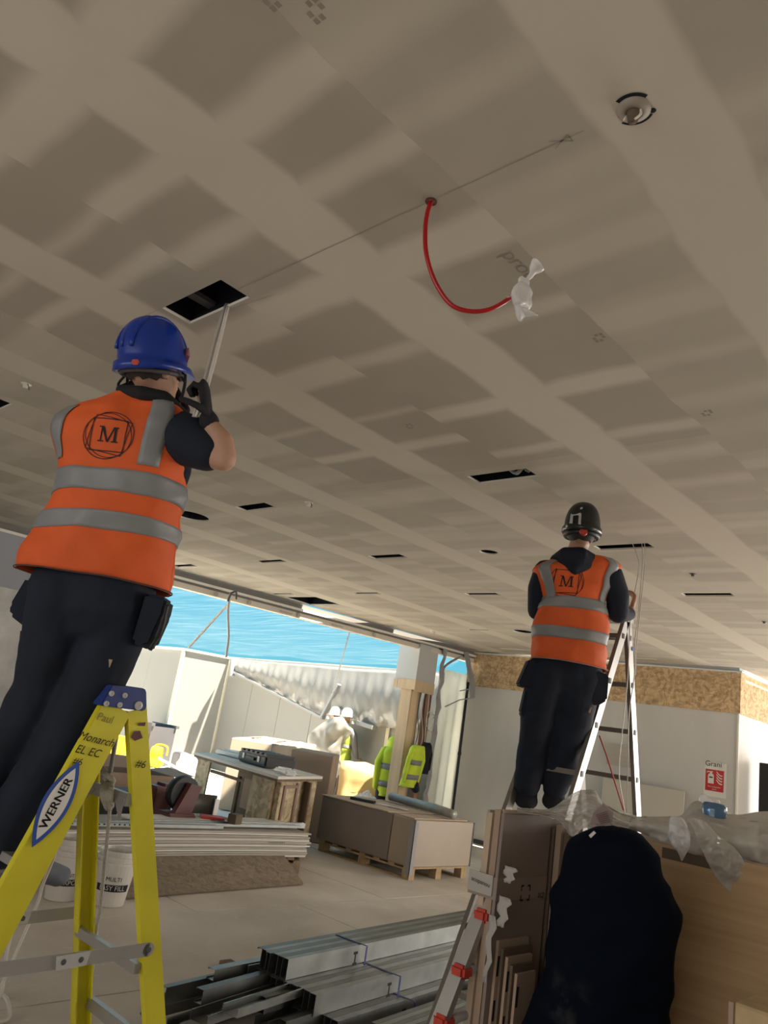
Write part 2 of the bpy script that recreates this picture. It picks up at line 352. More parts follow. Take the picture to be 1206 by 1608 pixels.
def solidify_grid(bm, G, th, mi=0):   # G rows of points -> closed thin sheet
    nr, nc = len(G), len(G[0]); nrm = []
    for i in range(nr):
        row = []
        for j in range(nc):
            du = G[i][min(j+1, nc-1)]-G[i][max(j-1, 0)]; dv = G[min(i+1, nr-1)][j]-G[max(i-1, 0)][j]; k = du.cross(dv)
            row.append(k.normalized() if k.length > 1e-9 else V((0, 0, 1)))
        nrm.append(row)
    A = [[bm.verts.new(G[i][j]) for j in range(nc)] for i in range(nr)]
    C = [[bm.verts.new(G[i][j]+nrm[i][j]*th) for j in range(nc)] for i in range(nr)]
    for i in range(nr-1):
        for j in range(nc-1):
            bm.faces.new((A[i][j], A[i+1][j], A[i+1][j+1], A[i][j+1])).material_index = mi
            bm.faces.new((C[i][j], C[i][j+1], C[i+1][j+1], C[i+1][j])).material_index = mi
    for i in range(nr-1):
        bm.faces.new((A[i][0], C[i][0], C[i+1][0], A[i+1][0])); bm.faces.new((A[i][-1], A[i+1][-1], C[i+1][-1], C[i][-1]))
    for j in range(nc-1):
        bm.faces.new((A[0][j], A[0][j+1], C[0][j+1], C[0][j])); bm.faces.new((A[-1][j], C[-1][j], C[-1][j+1], A[-1][j+1]))
def resample(pts, n):
    pts = smooth_path(pts, 8) if len(pts) > 2 else [V(p) for p in pts]; L_ = [0]
    for a, b in zip(pts, pts[1:]): L_.append(L_[-1]+(b-a).length)
    out = []
    for i in range(n):
        t = L_[-1]*i/(n-1); k = 0
        while k < len(L_)-2 and L_[k+1] < t: k += 1
        u = (t-L_[k])/max(1e-9, L_[k+1]-L_[k]); out.append(pts[k].lerp(pts[k+1], min(1, max(0, u))))
    return out
def sheet(name, rows, nu, nv, amp, freq, th, material, parent=None, seed=0, pull=None, rid=True):
    R = [resample(r, nu) for r in rows]; colz = [resample([r[j] for r in R], nv) for j in range(nu)]
    G = [[colz[j][i].copy() for j in range(nu)] for i in range(nv)]
    for i in range(nv):
        for j in range(nu):
            p = G[i][j]; q = V((p.x*freq+seed, p.y*freq, p.z*freq)); a = amp
            n_ = (noise.noise(q)+.5*noise.noise(q*2.3)+(.9*(.35-abs(noise.noise(q*1.7+V((31, 5, 2)))))+.6*(.3-abs(noise.noise(q*3.6+V((3, 15, 8))))) if rid else 0))*a
            d = pull or (CAM-p).normalized()
            G[i][j] = p+d*n_
    bm = B(); solidify_grid(bm, G, th); return mesh_obj(name, bm, material, parent, smooth=True)
def text_bm(bm, s, origin, xd, yd, size, depth=.0012, mi=0, shear=0):
    c = bpy.data.curves.new('t', 'FONT'); c.body = s; c.size = size; c.align_x = 'CENTER'; c.align_y = 'CENTER'; c.shear = shear; c.resolution_u = 3
    o = bpy.data.objects.new('t', c); COL.objects.link(o); dg = bpy.context.evaluated_depsgraph_get()
    me = bpy.data.meshes.new_from_object(o.evaluated_get(dg)); bpy.data.objects.remove(o)
    xd, yd = V(xd).normalized(), V(yd).normalized(); n = xd.cross(yd).normalized(); o0 = V(origin)
    vs = [bm.verts.new(o0+xd*v.co.x+yd*v.co.y+n*depth) for v in me.vertices]
    for p in me.polygons:
        try: bm.faces.new([vs[i] for i in p.vertices]).material_index = mi
        except ValueError: pass
def flat_poly(bm, pts, mi=0): bm.faces.new([bm.verts.new(V(p)) for p in pts]).material_index = mi

# ================================================================== THE SETTING
EDGE = [V((-8.76, 1.9, 0)), V((-8.65, 2.88, 0)), V((-8.47, 4.91, 0)), V((-7.93, 9.70, 0)), V((-7.86, 10.56, 0))]
def edge_x(y):
    for a, b in zip(EDGE, EDGE[1:]):
        if y <= b.y: break
    t = (y-a.y)/(b.y-a.y); return a.x+(b.x-a.x)*t
HX = [(-2.72, -2.30), (-4.95, -4.54), (-6.56, -6.15), (-8.17, -7.76)]
RECT = [(-2.72, -2.31, 1.27, 1.405), (-2.70, -2.29, 3.34, 3.475), (-2.68, -2.27, 4.86, 4.98), (-2.65, -2.24, 6.36, 6.475),
        (-4.98, -4.60, 3.32, 3.445), (-4.93, -4.53, 4.81, 4.93), (-4.94, -4.53, 6.31, 6.42), (-6.57, -6.15, 4.78, 4.87), (-6.55, -6.15, 6.25, 6.34),
        (-8.21, -7.79, 4.77, 4.87), (-8.12, -7.70, 6.26, 6.34), (-8.10, -7.46, 6.48, 6.95), (-6.50, -6.13, 8.46, 8.56), (-8.0, -7.74, 8.38, 8.46),
        (-5.05, -4.64, 1.30, 1.42), (-4.95, -4.5, 8.2, 8.32), (-5.39, -4.58, 10.26, 10.34), (-7.0, -6.43, 10.03, 10.1)]
CIRC = [(-5.70, 3.39, .155), (-3.62, 4.89, .075), (-5.59, 8.51, .14)]
cells = RECT+[(x-r-.03, x+r+.03, y-r-.03, y+r+.03) for x, y, r in CIRC]
xs = sorted({-9.2, 5.0, -3.68}|{c[0] for c in cells}|{c[1] for c in cells}); ys = sorted({-4.0, 10.62}|{c[2] for c in cells}|{c[3] for c in cells})
def rect_face(bm, x0, x1, y0, y1, z, mi):
    bm.faces.new([bm.verts.new(p) for p in ((x0, y0, z), (x0, y1, z), (x1, y1, z), (x1, y0, z))]).material_index = mi
bm = B()
for x0, x1 in zip(xs, xs[1:]):
    for y0, y1 in zip(ys, ys[1:]):
        cx, cy = (x0+x1)/2, (y0+y1)/2
        if any(c[0] < cx < c[1] and c[2] < cy < c[3] for c in cells): continue
        if x1 < edge_x(min(y1, 10.5))-.02: continue
        a, b = x0, x0
        if x0 < edge_x(y0) or x0 < edge_x(y1): a, b = min(x1, max(x0, edge_x(y0)-.002)), min(x1, max(x0, edge_x(y1)-.002))
        bm.faces.new([bm.verts.new(p) for p in ((a, y0, H), (b, y1, H), (x1, y1, H), (x1, y0, H))])
rect_face(bm, -3.6, 5, 10.62, 14, H, 0)
def walls_up(bm, loop, z0, z1, mi):
    n = len(loop)
    for i in range(n):
        p, q = loop[i], loop[(i+1) % n]; bm.faces.new([bm.verts.new(v) for v in ((p[0], p[1], z0), (q[0], q[1], z0), (q[0], q[1], z1), (p[0], p[1], z1))]).material_index = mi
for x0, x1, y0, y1 in RECT:
    lp = [(x0, y0), (x1, y0), (x1, y1), (x0, y1)]; walls_up(bm, lp, H, H+.0125, 2); e_ = .02
    g = [(x0-e_, y0-e_), (x1+e_, y0-e_), (x1+e_, y1+e_), (x0-e_, y1+e_)]; walls_up(bm, g, H+.0125, H+.4, 1)
    for k in range(4):
        a, b = lp[k], lp[(k+1) % 4]; c, d = g[(k+1) % 4], g[k]; bm.faces.new([bm.verts.new((*p, H+.0125)) for p in (a, b, c, d)]).material_index = 1
    rect_face(bm, x0-e_, x1+e_, y0-e_, y1+e_, H+.4, 1)
for x, y, r in CIRC:
    n = 32; s = r+.03; L_ = []; O_ = []
    for k in range(n):
        a = 2*math.pi*k/n+math.pi/4; c, d = math.cos(a), math.sin(a); q = s/max(abs(c), abs(d)); L_.append((x+c*r, y+d*r)); O_.append((x+c*q, y+d*q))
    for k in range(n): bm.faces.new([bm.verts.new((*p, H)) for p in (L_[k], L_[(k+1) % n], O_[(k+1) % n], O_[k])])
    walls_up(bm, L_, H, H+.012, 2); walls_up(bm, L_, H+.012, H+.3, 1); bm.faces.new([bm.verts.new((*p, H+.3)) for p in L_]).material_index = 1
bmesh.ops.remove_doubles(bm, verts=bm.verts, dist=.0005)
ceiling = struct(mesh_obj('ceiling', bm, [M_CEIL, M_VOID, M_TRIMW], fixn=False))
# pencil line, stamped lettering and the marks on the boards
bm = B()
def cline(a, b, w=.003):
    a, b = V(a), V(b); s = (b-a).cross(V((0, 0, 1))).normalized()*w/2; z = V((0, 0, H-.0006))
    flat_poly(bm, [a-s+z, b-s+z, b+s+z, a+s+z])
cline((-2.31, 1.345, 0), (-.86, 1.345, 0)); cline((-3.05, 1.262, 0), (-2.72, 1.268, 0), .002); cline((-2.45, 1.42, 0), (-2.20, 1.44, 0), .002)
cline((-.95, 1.33, 0), (-.90, 1.36, 0), .004); cline((-.95, 1.36, 0), (-.90, 1.335, 0), .003); cline((-.90, 1.335, 0), (-.90, 1.36, 0), .003)
mesh_obj('pencil_line', bm, M_INKC, ceiling)
bm = B()
text_bm(bm, 'proc', (-1.30, 1.74, H-.001), (0, 1, 0), (1, 0, 0), .085, 0)
for cx, cy in ((-1.31, 2.24), (-1.26, .62), (-1.20, .70), (-2.55, 2.6), (-1.2, 3.0)):
    for i in range(3):
        for j in range(3):
            if (i*2+j) % 3: cbox(bm, (cx+i*.018, cy+j*.02, H-.0004), (.012, .014, .0006))
mesh_obj('board_stamp', bm, mat('stamp', (.29, .26, .21), .95), ceiling)
bm = B()
for a in range(2):
    for k in range(7): cline((-4.55+k*.035, .98+a*.012, 0), (-4.53+k*.035, .985+a*.012, 0), .008)
mesh_obj('board_print', bm, M_INKC, ceiling)
# metal furring seen inside the near hatch and its cut edge
bm = B()
bar(bm, (-2.60, 1.25, H+.06), (-2.60, 1.42, H+.06), .05, .02); bar(bm, (-2.74, 1.33, H+.16), (-2.28, 1.33, H+.16), .03, .03)
mesh_obj('furring_channel', bm, M_DKGREY, ceiling)
bm = B()
tube(bm, smooth_path([(-2.5, 3.38, H+.10), (-2.42, 3.42, H+.02), (-2.36, 3.40, H+.03), (-2.33, 3.43, H+.12)]), .012, 8)
tube(bm, smooth_path([(-2.40, 3.40, H+.14), (-2.34, 3.44, H+.03), (-2.31, 3.42, H+.15)]), .014, 8)
mesh_obj('loose_duct', bm, M_GREY, ceiling, smooth=True)

# fascia over the opening: four long trims stepping down
def along_edge(off, z0, z1, t, y_from=0):
    b_ = B(); pts = [V((p.x+off, p.y, 0)) for p in EDGE if p.y >= y_from]
    for a, c in zip(pts, pts[1:]):
        d = (c-a).normalized(); n = V((-d.y, d.x, 0))
        poly = [(a.x, a.y), (c.x, c.y), (c.x+n.x*t, c.y+n.y*t), (a.x+n.x*t, a.y+n.y*t)]; prism(b_, poly, z0, z1)
    return b_
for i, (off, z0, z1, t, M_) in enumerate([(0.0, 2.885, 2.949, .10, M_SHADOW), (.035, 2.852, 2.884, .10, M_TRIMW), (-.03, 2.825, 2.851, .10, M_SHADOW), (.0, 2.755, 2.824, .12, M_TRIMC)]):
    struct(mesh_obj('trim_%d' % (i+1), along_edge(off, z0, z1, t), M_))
bm = B()
for y in (5.6, 6.1, 6.9, 8.3): lathe(bm, [(.001, -.006), (.03, -.006), (.032, 0)], (edge_x(y)+.012, y, 2.79), 12, V((-1, 0, 0)))
for y in (6.7, 7.6): cbox(bm, (edge_x(y)+.006, y, 2.785), (.012, .22, .018))
fit = mesh_obj('trim_5', bm, M_PB); struct(fit)
# left wall (grey band over patched plaster) beside the opening
def wedge(y0, y1, off, z0, z1, M_, name, t=.15):
    b_ = B(); prism(b_, [(edge_x(y0)+off, y0), (edge_x(y1)+off, y1), (edge_x(y1)+off-t, y1), (edge_x(y0)+off-t, y0)], z0, z1); return struct(mesh_obj(name, b_, M_))
b_ = B(); prism(b_, [(-9.1, -4), (-8.66, 1.9), (edge_x(4.1), 4.1), (edge_x(4.1)-.2, 4.1), (-9.3, -4)], 0, 2.28); wl = struct(mesh_obj('wall_left', b_, M_PATCH))
b_ = B(); prism(b_, [(-9.07, -4), (-8.68, 1.9), (edge_x(4.1)+.02, 4.1), (edge_x(4.1)-.2, 4.1), (-9.3, -4)], 2.28, 2.85); struct(mesh_obj('wall_left_upper', b_, M_GREYWALL))
# right wall with its chipboard frieze
WA, WBp = V((-8.0, 10.58, 0)), V((-3.68, 10.88, 0))
def wy(x): return WA.y+(WBp.y-WA.y)*(x-WA.x)/(WBp.x-WA.x)
b_ = B(); prism(b_, [(-8.0, wy(-8.0)), (-3.68, wy(-3.68)), (-3.68, 14), (-3.88, 14), (-3.88, wy(-3.68)+.2), (-8.0, wy(-8)+.2)], 0, 2.40); struct(mesh_obj('wall_right', b_, M_WHITEWALL))
b_ = B(); prism(b_, [(-8.0, wy(-8.0)), (-3.68, wy(-3.68)), (-3.68, 14), (-3.88, 14), (-3.88, wy(-3.68)+.2), (-8.0, wy(-8)+.2)], 2.40, 3.1); wru = struct(mesh_obj('wall_right_upper', b_, M_PLASTER))
for a, c in ((-7.98, -5.84), (-5.835, -3.66)):
    b_ = B(); prism(b_, [(a, wy(a)-.02), (c, wy(c)-.02), (c, wy(c)-.001), (a, wy(a)-.001)], 2.375, 2.915); mesh_obj('osb_panel', b_, M_OSB, wru)
b_ = B(); prism(b_, [(-3.679, 10.86), (-3.66, 10.86), (-3.66, 13.9), (-3.679, 13.9)], 2.375, 2.915); mesh_obj('osb_panel', b_, M_OSB, wru)
b_ = B(); prism(b_, [(-8.0, wy(-8)-.05), (-3.64, wy(-3.64)-.05), (-3.64, wy(-3.64)-.021), (-8, wy(-8)-.021)], 2.915, 2.935); box(b_, (-3.658, 10.83, 2.915), (-3.63, 13.9, 2.935)); struct(mesh_obj('trim_6', b_, M_WHITE))
b_ = B(); prism(b_, [(-8.0, wy(-8)-.02), (-3.66, wy(-3.64)-.02), (-3.66, wy(-3.64)-.001), (-8, wy(-8)-.001)], 0, .05); struct(mesh_obj('baseboard_right', b_, M_DKGREY))
b_ = B(); box(b_, (-3.685, 10.862, .0), (-3.662, 10.885, 2.375)); struct(mesh_obj('trim_7', b_, M_TRIMW))
b_ = B(); box(b_, (-5.4, 10.62, 3.05), (-3.5, 11.1, 3.08)); box(b_, (-7.9, 10.60, 2.96), (-3.6, 10.622, 3.06)); struct(mesh_obj('trim_8', b_, M_VOID))
b_ = B(); box(b_, (-3.9, 14, 0), (5.2, 14.2, 3.1)); struct(mesh_obj('wall_far', b_, M_PLASTER))
b_ = B(); box(b_, (5, -4, 0), (5.2, 14, 3.1)); struct(mesh_obj('wall_east', b_, M_PLASTER))
b_ = B(); box(b_, (-9.3, -4.2, 0), (5.2, -4, 3.1)); struct(mesh_obj('wall_back', b_, M_PLASTER))
# floor
b_ = B(); prism(b_, [(-9.0, -4), (5, -4), (5, 14), (-3.7, 14), (-3.7, 11), (-8.0, 11), (-8.6, 4)], -.2, -.012); fl = struct(mesh_obj('floor', b_, M_FLOOR))
first = None
for i in range(6):
    for j in range(6):
        x0 = -8.62+i*1.22; y0 = .6+j*2.06+(1.0 if i % 2 else 0)-1.0
        y1 = min(y0+2.055, 10.55)
        if y1-y0 < .3: continue
        b_ = B(); z = -.0015*((i*3+j*5) % 3); prism(b_, [(x0, y0), (x0+1.213, y0), (x0+1.213, y1), (x0, y1)], -.0118, z); mesh_obj('floor_panel', b_, M_FLOOR, fl)
b_ = B(); box(b_, (-45, -15, -.3), (-8.62, 40, -.012)); struct(mesh_obj('ground', b_, M_GROUND))
# hoarding around the yard outside
HP = [zat(60, 985, 2.53), zat(196, 1012, 2.53), zat(290, 1019, 2.53), zat(363, 1033, 2.53), zat(625, 1052, 2.53)]
HP[0] = HP[1]+V((-6, 0, 0)); HP.append(HP[-1]+(HP[-1]-HP[-2]).normalized()*1.3)
hoard = None
for i, (a, c) in enumerate(zip(HP, HP[1:])):
    d = (c-a); d.z = 0; n_ = V((-d.y, d.x, 0)).normalized()*.06
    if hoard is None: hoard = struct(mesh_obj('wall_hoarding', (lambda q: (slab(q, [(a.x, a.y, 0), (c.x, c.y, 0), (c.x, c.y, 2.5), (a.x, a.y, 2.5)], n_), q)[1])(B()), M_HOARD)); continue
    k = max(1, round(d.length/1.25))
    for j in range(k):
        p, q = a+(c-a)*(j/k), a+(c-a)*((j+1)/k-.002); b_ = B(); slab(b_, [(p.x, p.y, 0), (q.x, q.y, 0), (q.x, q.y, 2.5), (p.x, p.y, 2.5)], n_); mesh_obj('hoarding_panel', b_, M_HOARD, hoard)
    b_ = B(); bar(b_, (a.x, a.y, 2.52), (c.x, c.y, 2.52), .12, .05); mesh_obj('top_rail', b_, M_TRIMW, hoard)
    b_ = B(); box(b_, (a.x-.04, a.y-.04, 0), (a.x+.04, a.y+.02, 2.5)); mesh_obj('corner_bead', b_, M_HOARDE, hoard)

# ================================================================== SHEETING AT THE OPENING
hp = [V((p.x, p.y, 2.55)) for p in HP]
rows = []
for t in (0, .5, 1):
    r = []
    for s in range(9):
        y = 4.2+(10.4-4.2)*s/8; a = V((edge_x(y)-.13, y, 2.78)); q = s/8
        far = hp[1].lerp(hp[2], q/.25) if q < .25 else (hp[2].lerp(hp[3], (q-.25)/.1) if q < .35 else hp[3].lerp(hp[5], (q-.35)/.65))
        p = a.lerp(far, t); p.z += .03 if t == .5 else (.06 if t == 1 else 0); r.append(p)
    rows.append(r)
cf = sheet('clear_canopy_sheet', rows, 40, 24, .05, .8, .002, M_FILMC, pull=V((0, 0, 1)), rid=False)
tag(cf, 'clear crinkled plastic sheet stretched from the ceiling edge to the hoarding top, sky behind it', 'plastic sheet')
# milky dust sheet hanging on the outer hoarding
off = V((.12, -.35, 0))
def hang(px, py, k=.12):
    a, c = HP[3], HP[5]; d = (c-a); d.z = 0; n_ = V((d.y, -d.x, 0)).normalized(); p0 = a+n_*k
    r = ray(px, py); t = (p0-CAM).dot(n_)/r.dot(n_); return CAM+r*t
topl = [hang(x, y) for x, y in ((366, 1034), (430, 1040), (500, 1045), (560, 1050), (640, 1054), (700, 1058))]
botl = [hang(x, y, .2) for x, y in ((368, 1056), (430, 1086), (500, 1122), (535, 1134), (600, 1142), (690, 1150))]
midl = [(a+b)/2+V((.02, -.12, 0)) for a, b in zip(topl, botl)]
G = [resample(r, 90) for r in (topl, midl, botl)]; G = [[resample([r[j] for r in G], 16)[i] for j in range(90)] for i in range(16)]
for i in range(16):
    for j in range(90):
        w = math.sin(j*.8+i*.30+1.5*math.sin(j*.17))+.6*math.sin(j*1.9-i*.35); G[i][j] = G[i][j]+V((.2, -1, 0)).normalized()*(w*.038*(i/15)**.7)
bm = B(); solidify_grid(bm, G, .004)
tag(mesh_obj('dust_sheet', bm, M_FILM, smooth=True), 'white pleated dust sheet hung along the outer hoarding, below the sky', 'plastic sheet')
def stick(name, a, b, w, M_, label, cat, grp=None):
    bm = B(); bar(bm, a, b, w, w*.6); return tag(mesh_obj(name, bm, M_), label, cat, grp)
stick('batten', hang(368, 1056, .3), hang(508, 1128, .3), .07, M_GREY, 'grey batten slanting down along the lower hem of the dust sheet', 'batten')
stick('batten', hang(533, 1075, .3), hang(505, 1128, .3), .09, M_GREY, 'short steep grey batten left of the two white helmets', 'batten')
stick('batten', hang(563, 1135, .3), hang(588, 1143, .3), .12, M_GREY, 'stubby grey batten right of the white helmets', 'batten')
stick('batten', onx(549, 992, -8.25), hang(522, 1090, .3), .018, M_GREY, 'thin dark pole slanting across the sky left of the boxed column', 'pole')
bm = B(); tube(bm, smooth_path([onx(362, 932, -8.20), onx(358, 960, -8.25), onx(359, 1000, -8.35), onx(355, 1032, -8.4)]), .017, 8)
tag(mesh_obj('hanging_strip', bm, M_REFLB, smooth=True), 'pale twisted strip hanging from the ceiling edge over the sky, left of middle', 'strip')
bm = B(); tube(bm, smooth_path([onx(364, 930, -8.15), onx(360, 938, -8.18), onx(358, 944, -8.2)]), .014, 8); tube(bm, smooth_path([onx(365, 930, -8.15), onx(371, 930, -8.14), onx(371, 941, -8.16)]), .012, 8)
tag(mesh_obj('cable_hook', bm, M_DKGREY, smooth=True), 'bent dark cable ends poking from the ceiling edge at the hanging strip', 'cable')
stick('tape_strip', onx(357, 950, -8.3), onx(296, 1017, -8.8), .03, M_TRIMW, 'pale diagonal tape strip running down left from the hanging strip', 'tape')
stick('batten', hang(366, 1036, .3), hang(364, 1062, .3), .12, M_GREY, 'grey upright batten at the inner corner of the hoarding top', 'batten')

# ================================================================== COLUMN AT THE RIGHT OF THE OPENING
X0 = -7.95
c0 = onx(660, 1016, X0); yc = c0.y; xl = ony(628, 1014, yc).x; yr = onx(689, 1021, X0).y; zb = onx(657, 1069, X0).z
colr = thing('boxed_column', (X0-.3, yc+.3, 0), 'timber boarded column under a grey plasterboard box, right of the sky', 'column')
bm = B(); box(bm, (xl, yc, zb), (X0, yr, 2.84)); mesh_obj('bulkhead_box', bm, M_GREY, colr); bpy.data.objects['bulkhead_box'].data.materials[0] = mat('grey_board', (.52, .53, .53), .85)
bm = B(); box(bm, (xl-.01, yc-.012, zb-.14), (X0-.36, yc, zb)); box(bm, (X0-.34, yc-.012, zb-.15), (X0+.01, yc, zb)); box(bm, (X0, yc-.01, zb-.17), (X0+.012, yr, zb)); mesh_obj('timber_skirt', bm, M_TIMBER, colr)
xa, xb = ony(631, 1090, yc+.03).x, ony(646, 1090, yc+.03).x
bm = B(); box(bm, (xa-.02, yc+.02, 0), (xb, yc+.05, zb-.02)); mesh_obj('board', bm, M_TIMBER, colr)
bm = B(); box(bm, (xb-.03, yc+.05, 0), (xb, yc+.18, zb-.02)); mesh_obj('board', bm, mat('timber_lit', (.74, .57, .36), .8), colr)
for i, (y0, y1, dx, M_) in enumerate([(yc+.16, yc+.25, -.10, M_TIMBER), (yc+.30, yc+.36, -.16, M_CARD), (yc+.40, yc+.52, -.06, mat('red_timber', (.36, .20, .13), .85))]):
    bm = B(); box(bm, (X0+dx-.06, y0, 0), (X0+dx, y1, zb-.02)); mesh_obj('stud', bm, M_, colr)
bm = B(); box(bm, (X0-.36, yc+.19, 0), (X0-.30, yr, zb-.02)); mesh_obj('backing', bm, M_CARDD, colr)
for i in range(5):
    bm = B(); a = V((X0-.02+.02*(i % 2), yc+.22+.05*i, zb-.05)); tube(bm, smooth_path([a, a+V((.0, .02*(i-2), -.4)), a+V((.03, .06*math.sin(i), -.7-.08*i)), a+V((.0, -.02, -1.0-.1*i))]), .006, 6)
    mesh_obj('cable', bm, (M_BLACK, M_CABLE)[i % 2], colr, smooth=True)
bm = B()
for k in range(3): tube(bm, [V((X0+.05, yc+.42+.05*k+.10*math.cos(t*.4), zb-.55-.04*k+.13*math.sin(t*.4))) for t in range(17)], .004, 6)
mesh_obj('cable_coil', bm, M_CABLE, colr, smooth=True)
# curtain between the column and the right wall
yA, yB = onx(694, 1040, -7.95).y, 10.57
bm = B(); G = []
for i in range(14):
    z = 2.55-2.5*i/13; G.append([V((-7.97+.035*math.sin(j*.9+i*.1)*(.3+i/13), yA+(yB-yA)*j/24, z)) for j in range(25)])
solidify_grid(bm, G, .004); tag(mesh_obj('curtain_sheet', bm, film_mat('pale_curtain', (.88, .87, .80), .88, trans=.6), smooth=True), 'bright cream plastic curtain between the timber column and the black pipe', 'plastic sheet')
bm = B(); G = []
for i in range(20):
    z = 2.85-2.5*i/19; G.append([V((-7.88+.02*math.sin(i*1.7+j), yA-.10+.05*j+.02*math.sin(i*2.1)+.02*i/19, z)) for j in range(3)])
solidify_grid(bm, G, .006); tag(mesh_obj('torn_tape', bm, M_GREY), 'ragged grey tape edge down the right side of the timber column', 'tape')
bm = B(); a = onx(731, 1024, -7.8); bmq = [onx(728, 1024, -7.85), onx(735, 1024, -7.85), onx(746, 1075, -7.75), onx(745, 1096, -7.75), onx(738, 1096, -7.75), onx(738, 1078, -7.75)]
slab(bm, bmq, (.01, .0, 0)); bar(bm, onx(738, 1082, -7.75), onx(722, 1085, -7.8), .015, .015); bar(bm, onx(743, 1096, -7.75), onx(722, 1099, -7.8), .02, .015); bar(bm, onx(722, 1099, -7.8), onx(699, 1110, -7.85), .03, .01)
tag(mesh_obj('bent_bracket', bm, M_GREY), 'bent grey strip and bracket hanging in the corner left of the chipboard frieze', 'bracket')
bm = B(); tube(bm, [V((-7.82, 10.42, .01)), V((-7.82, 10.42, 2.42))], .022, 10); lathe(bm, [(.03, 0), (.03, .05)], (-7.82, 10.42, 1.25), 10)
tag(mesh_obj('black_pipe', bm, M_BLACK, smooth=True), 'upright black pipe in the corner against the white wall', 'pipe')
for k in range(1):
    bm = B(); tube(bm, smooth_path([onx(725, 1030, -7.9)+V((0, 0, .0)), onx(700, 1045, -7.9), onx(694, 1060, -7.9)]), .02, 6); tag(mesh_obj('sagging_tape', bm, M_GREY, smooth=True), 'sagging grey tape at the top of the cream curtain', 'tape')

# ================================================================== FLOOR STOCK IN THE MIDDLE
def pallet(name, x0, x1, y0, y1, z0, label, M_=None, group=None, along_y=False):
    M_ = M_ or M_WOODP; t = thing(name, ((x0+x1)/2, (y0+y1)/2, z0), label, 'pallet', group)
    n = 7; w = .09
    for i in range(n):
        b = B()
        if along_y: yy = y0+(y1-y0-w)*i/(n-1); box(b, (x0, yy, z0+.105), (x1, yy+w, z0+.125))
        else: xx = x0+(x1-x0-w)*i/(n-1); box(b, (xx, y0, z0+.105), (xx+w, y1, z0+.125))
        mesh_obj('deck_board', b, M_, t)
    for i in range(3):
        b = B()
        if along_y: xx = x0+(x1-x0-.09)*i/2; box(b, (xx, y0, z0+.085), (xx+.09, y1, z0+.105)); box(b, (xx, y0, z0), (xx+.09, y1, z0+.015))
        else: yy = y0+(y1-y0-.09)*i/2; box(b, (x0, yy, z0+.085), (x1, yy+.09, z0+.105)); box(b, (x0, yy, z0), (x1, yy+.09, z0+.015))
        mesh_obj('stringer', b, M_, t)
        for j in range(3):
            b = B()
            if along_y: yy = y0+(y1-y0-.10)*j/2; box(b, (xx, yy, z0+.015), (xx+.09, yy+.10, z0+.085))
            else: xx = x0+(x1-x0-.10)*j/2; box(b, (xx, yy, z0+.015), (xx+.10, yy+.09, z0+.085))
            mesh_obj('block', b, M_, t)
    return t
pallet('pallet', -6.92, -5.52, 6.74, 7.74, .0, 'pale wooden pallet under the brown wrapped pack with the grey tube on it')
ZT = .60
pk = thing('wrapped_pack', (-6.3, 7.2, .125), 'longer smooth brown wrapped pack on the pallet, left of the split', 'package')
bm = B(); box(bm, (-6.97, 6.72, .126), (-5.84, 7.76, ZT)); bmesh.ops.bevel(bm, geom=list(bm.edges), offset=.008, segments=1, affect='EDGES'); mesh_obj('wrapping', bm, M_CARDG, pk)
bm = B(); box(bm, (-6.98, 6.71, ZT+.001), (-5.9, 7.5, ZT+.012)); mesh_obj('top_sheet', bm, M_CARDL, pk)
pk = thing('wrapped_pack', (-5.7, 7.2, .125), 'end brown wrapped pack with a glossy face and grey corner guard, nearest the white wall', 'package')
bm = B(); box(bm, (-5.83, 6.72, .126), (-5.50, 7.76, ZT-.005)); bmesh.ops.bevel(bm, geom=list(bm.edges), offset=.008, segments=1, affect='EDGES'); mesh_obj('wrapping', bm, M_CARDGLOSS, pk)
bm = B(); box(bm, (-5.56, 6.705, .05), (-5.49, 6.72, ZT-.03)); box(bm, (-5.50, 6.705, .05), (-5.488, 6.76, ZT-.03)); mesh_obj('corner_guard', bm, M_GREY, pk)
bm = B(); box(bm, (-5.52, 7.755, .126), (-5.495, 7.775, ZT-.01)); mesh_obj('edge_tape', bm, M_DKGREY, pk)
bm = B(); box(bm, (-5.83, 6.75, ZT-.004), (-5.55, 7.7, ZT+.006)); mesh_obj('top_sheet', bm, M_CARDL, pk)
bm = B(); tube(bm, [V((-5.52, 7.38, ZT+.066)), V((-5.9, 7.52, ZT+.070)), V((-6.74, 7.68, ZT+.066))], .05, 14); tag(mesh_obj('insulation_tube', bm, M_TUBE, smooth=True), 'grey foil-look insulation tube lying on top of the wrapped packs', 'tube')
bm = B(); Mx = Matrix.Translation((-6.55, 6.98, ZT+.013)) @ Matrix.Rotation(.35, 4, 'Z'); box(bm, (-.15, -.05, 0), (.15, .03, .03), Mx); box(bm, (-.02, .03, 0), (.11, .08, .022), Mx)
tag(mesh_obj('tool_pouch', bm, M_BLACK), 'black flat tool pouch on top of the longer wrapped pack', 'pouch')
bm = B(); Mx = Matrix.Translation((-6.25, 7.12, ZT+.013)) @ Matrix.Rotation(.2, 4, 'Z'); box(bm, (-.18, -.05, 0), (.18, .06, .008), Mx); box(bm, (.0, -.08, .008), (.25, .0, .014), Mx)
tag(mesh_obj('paper_pile', bm, M_PAPER), 'loose white papers beside the black pouch on the wrapped pack', 'paper')

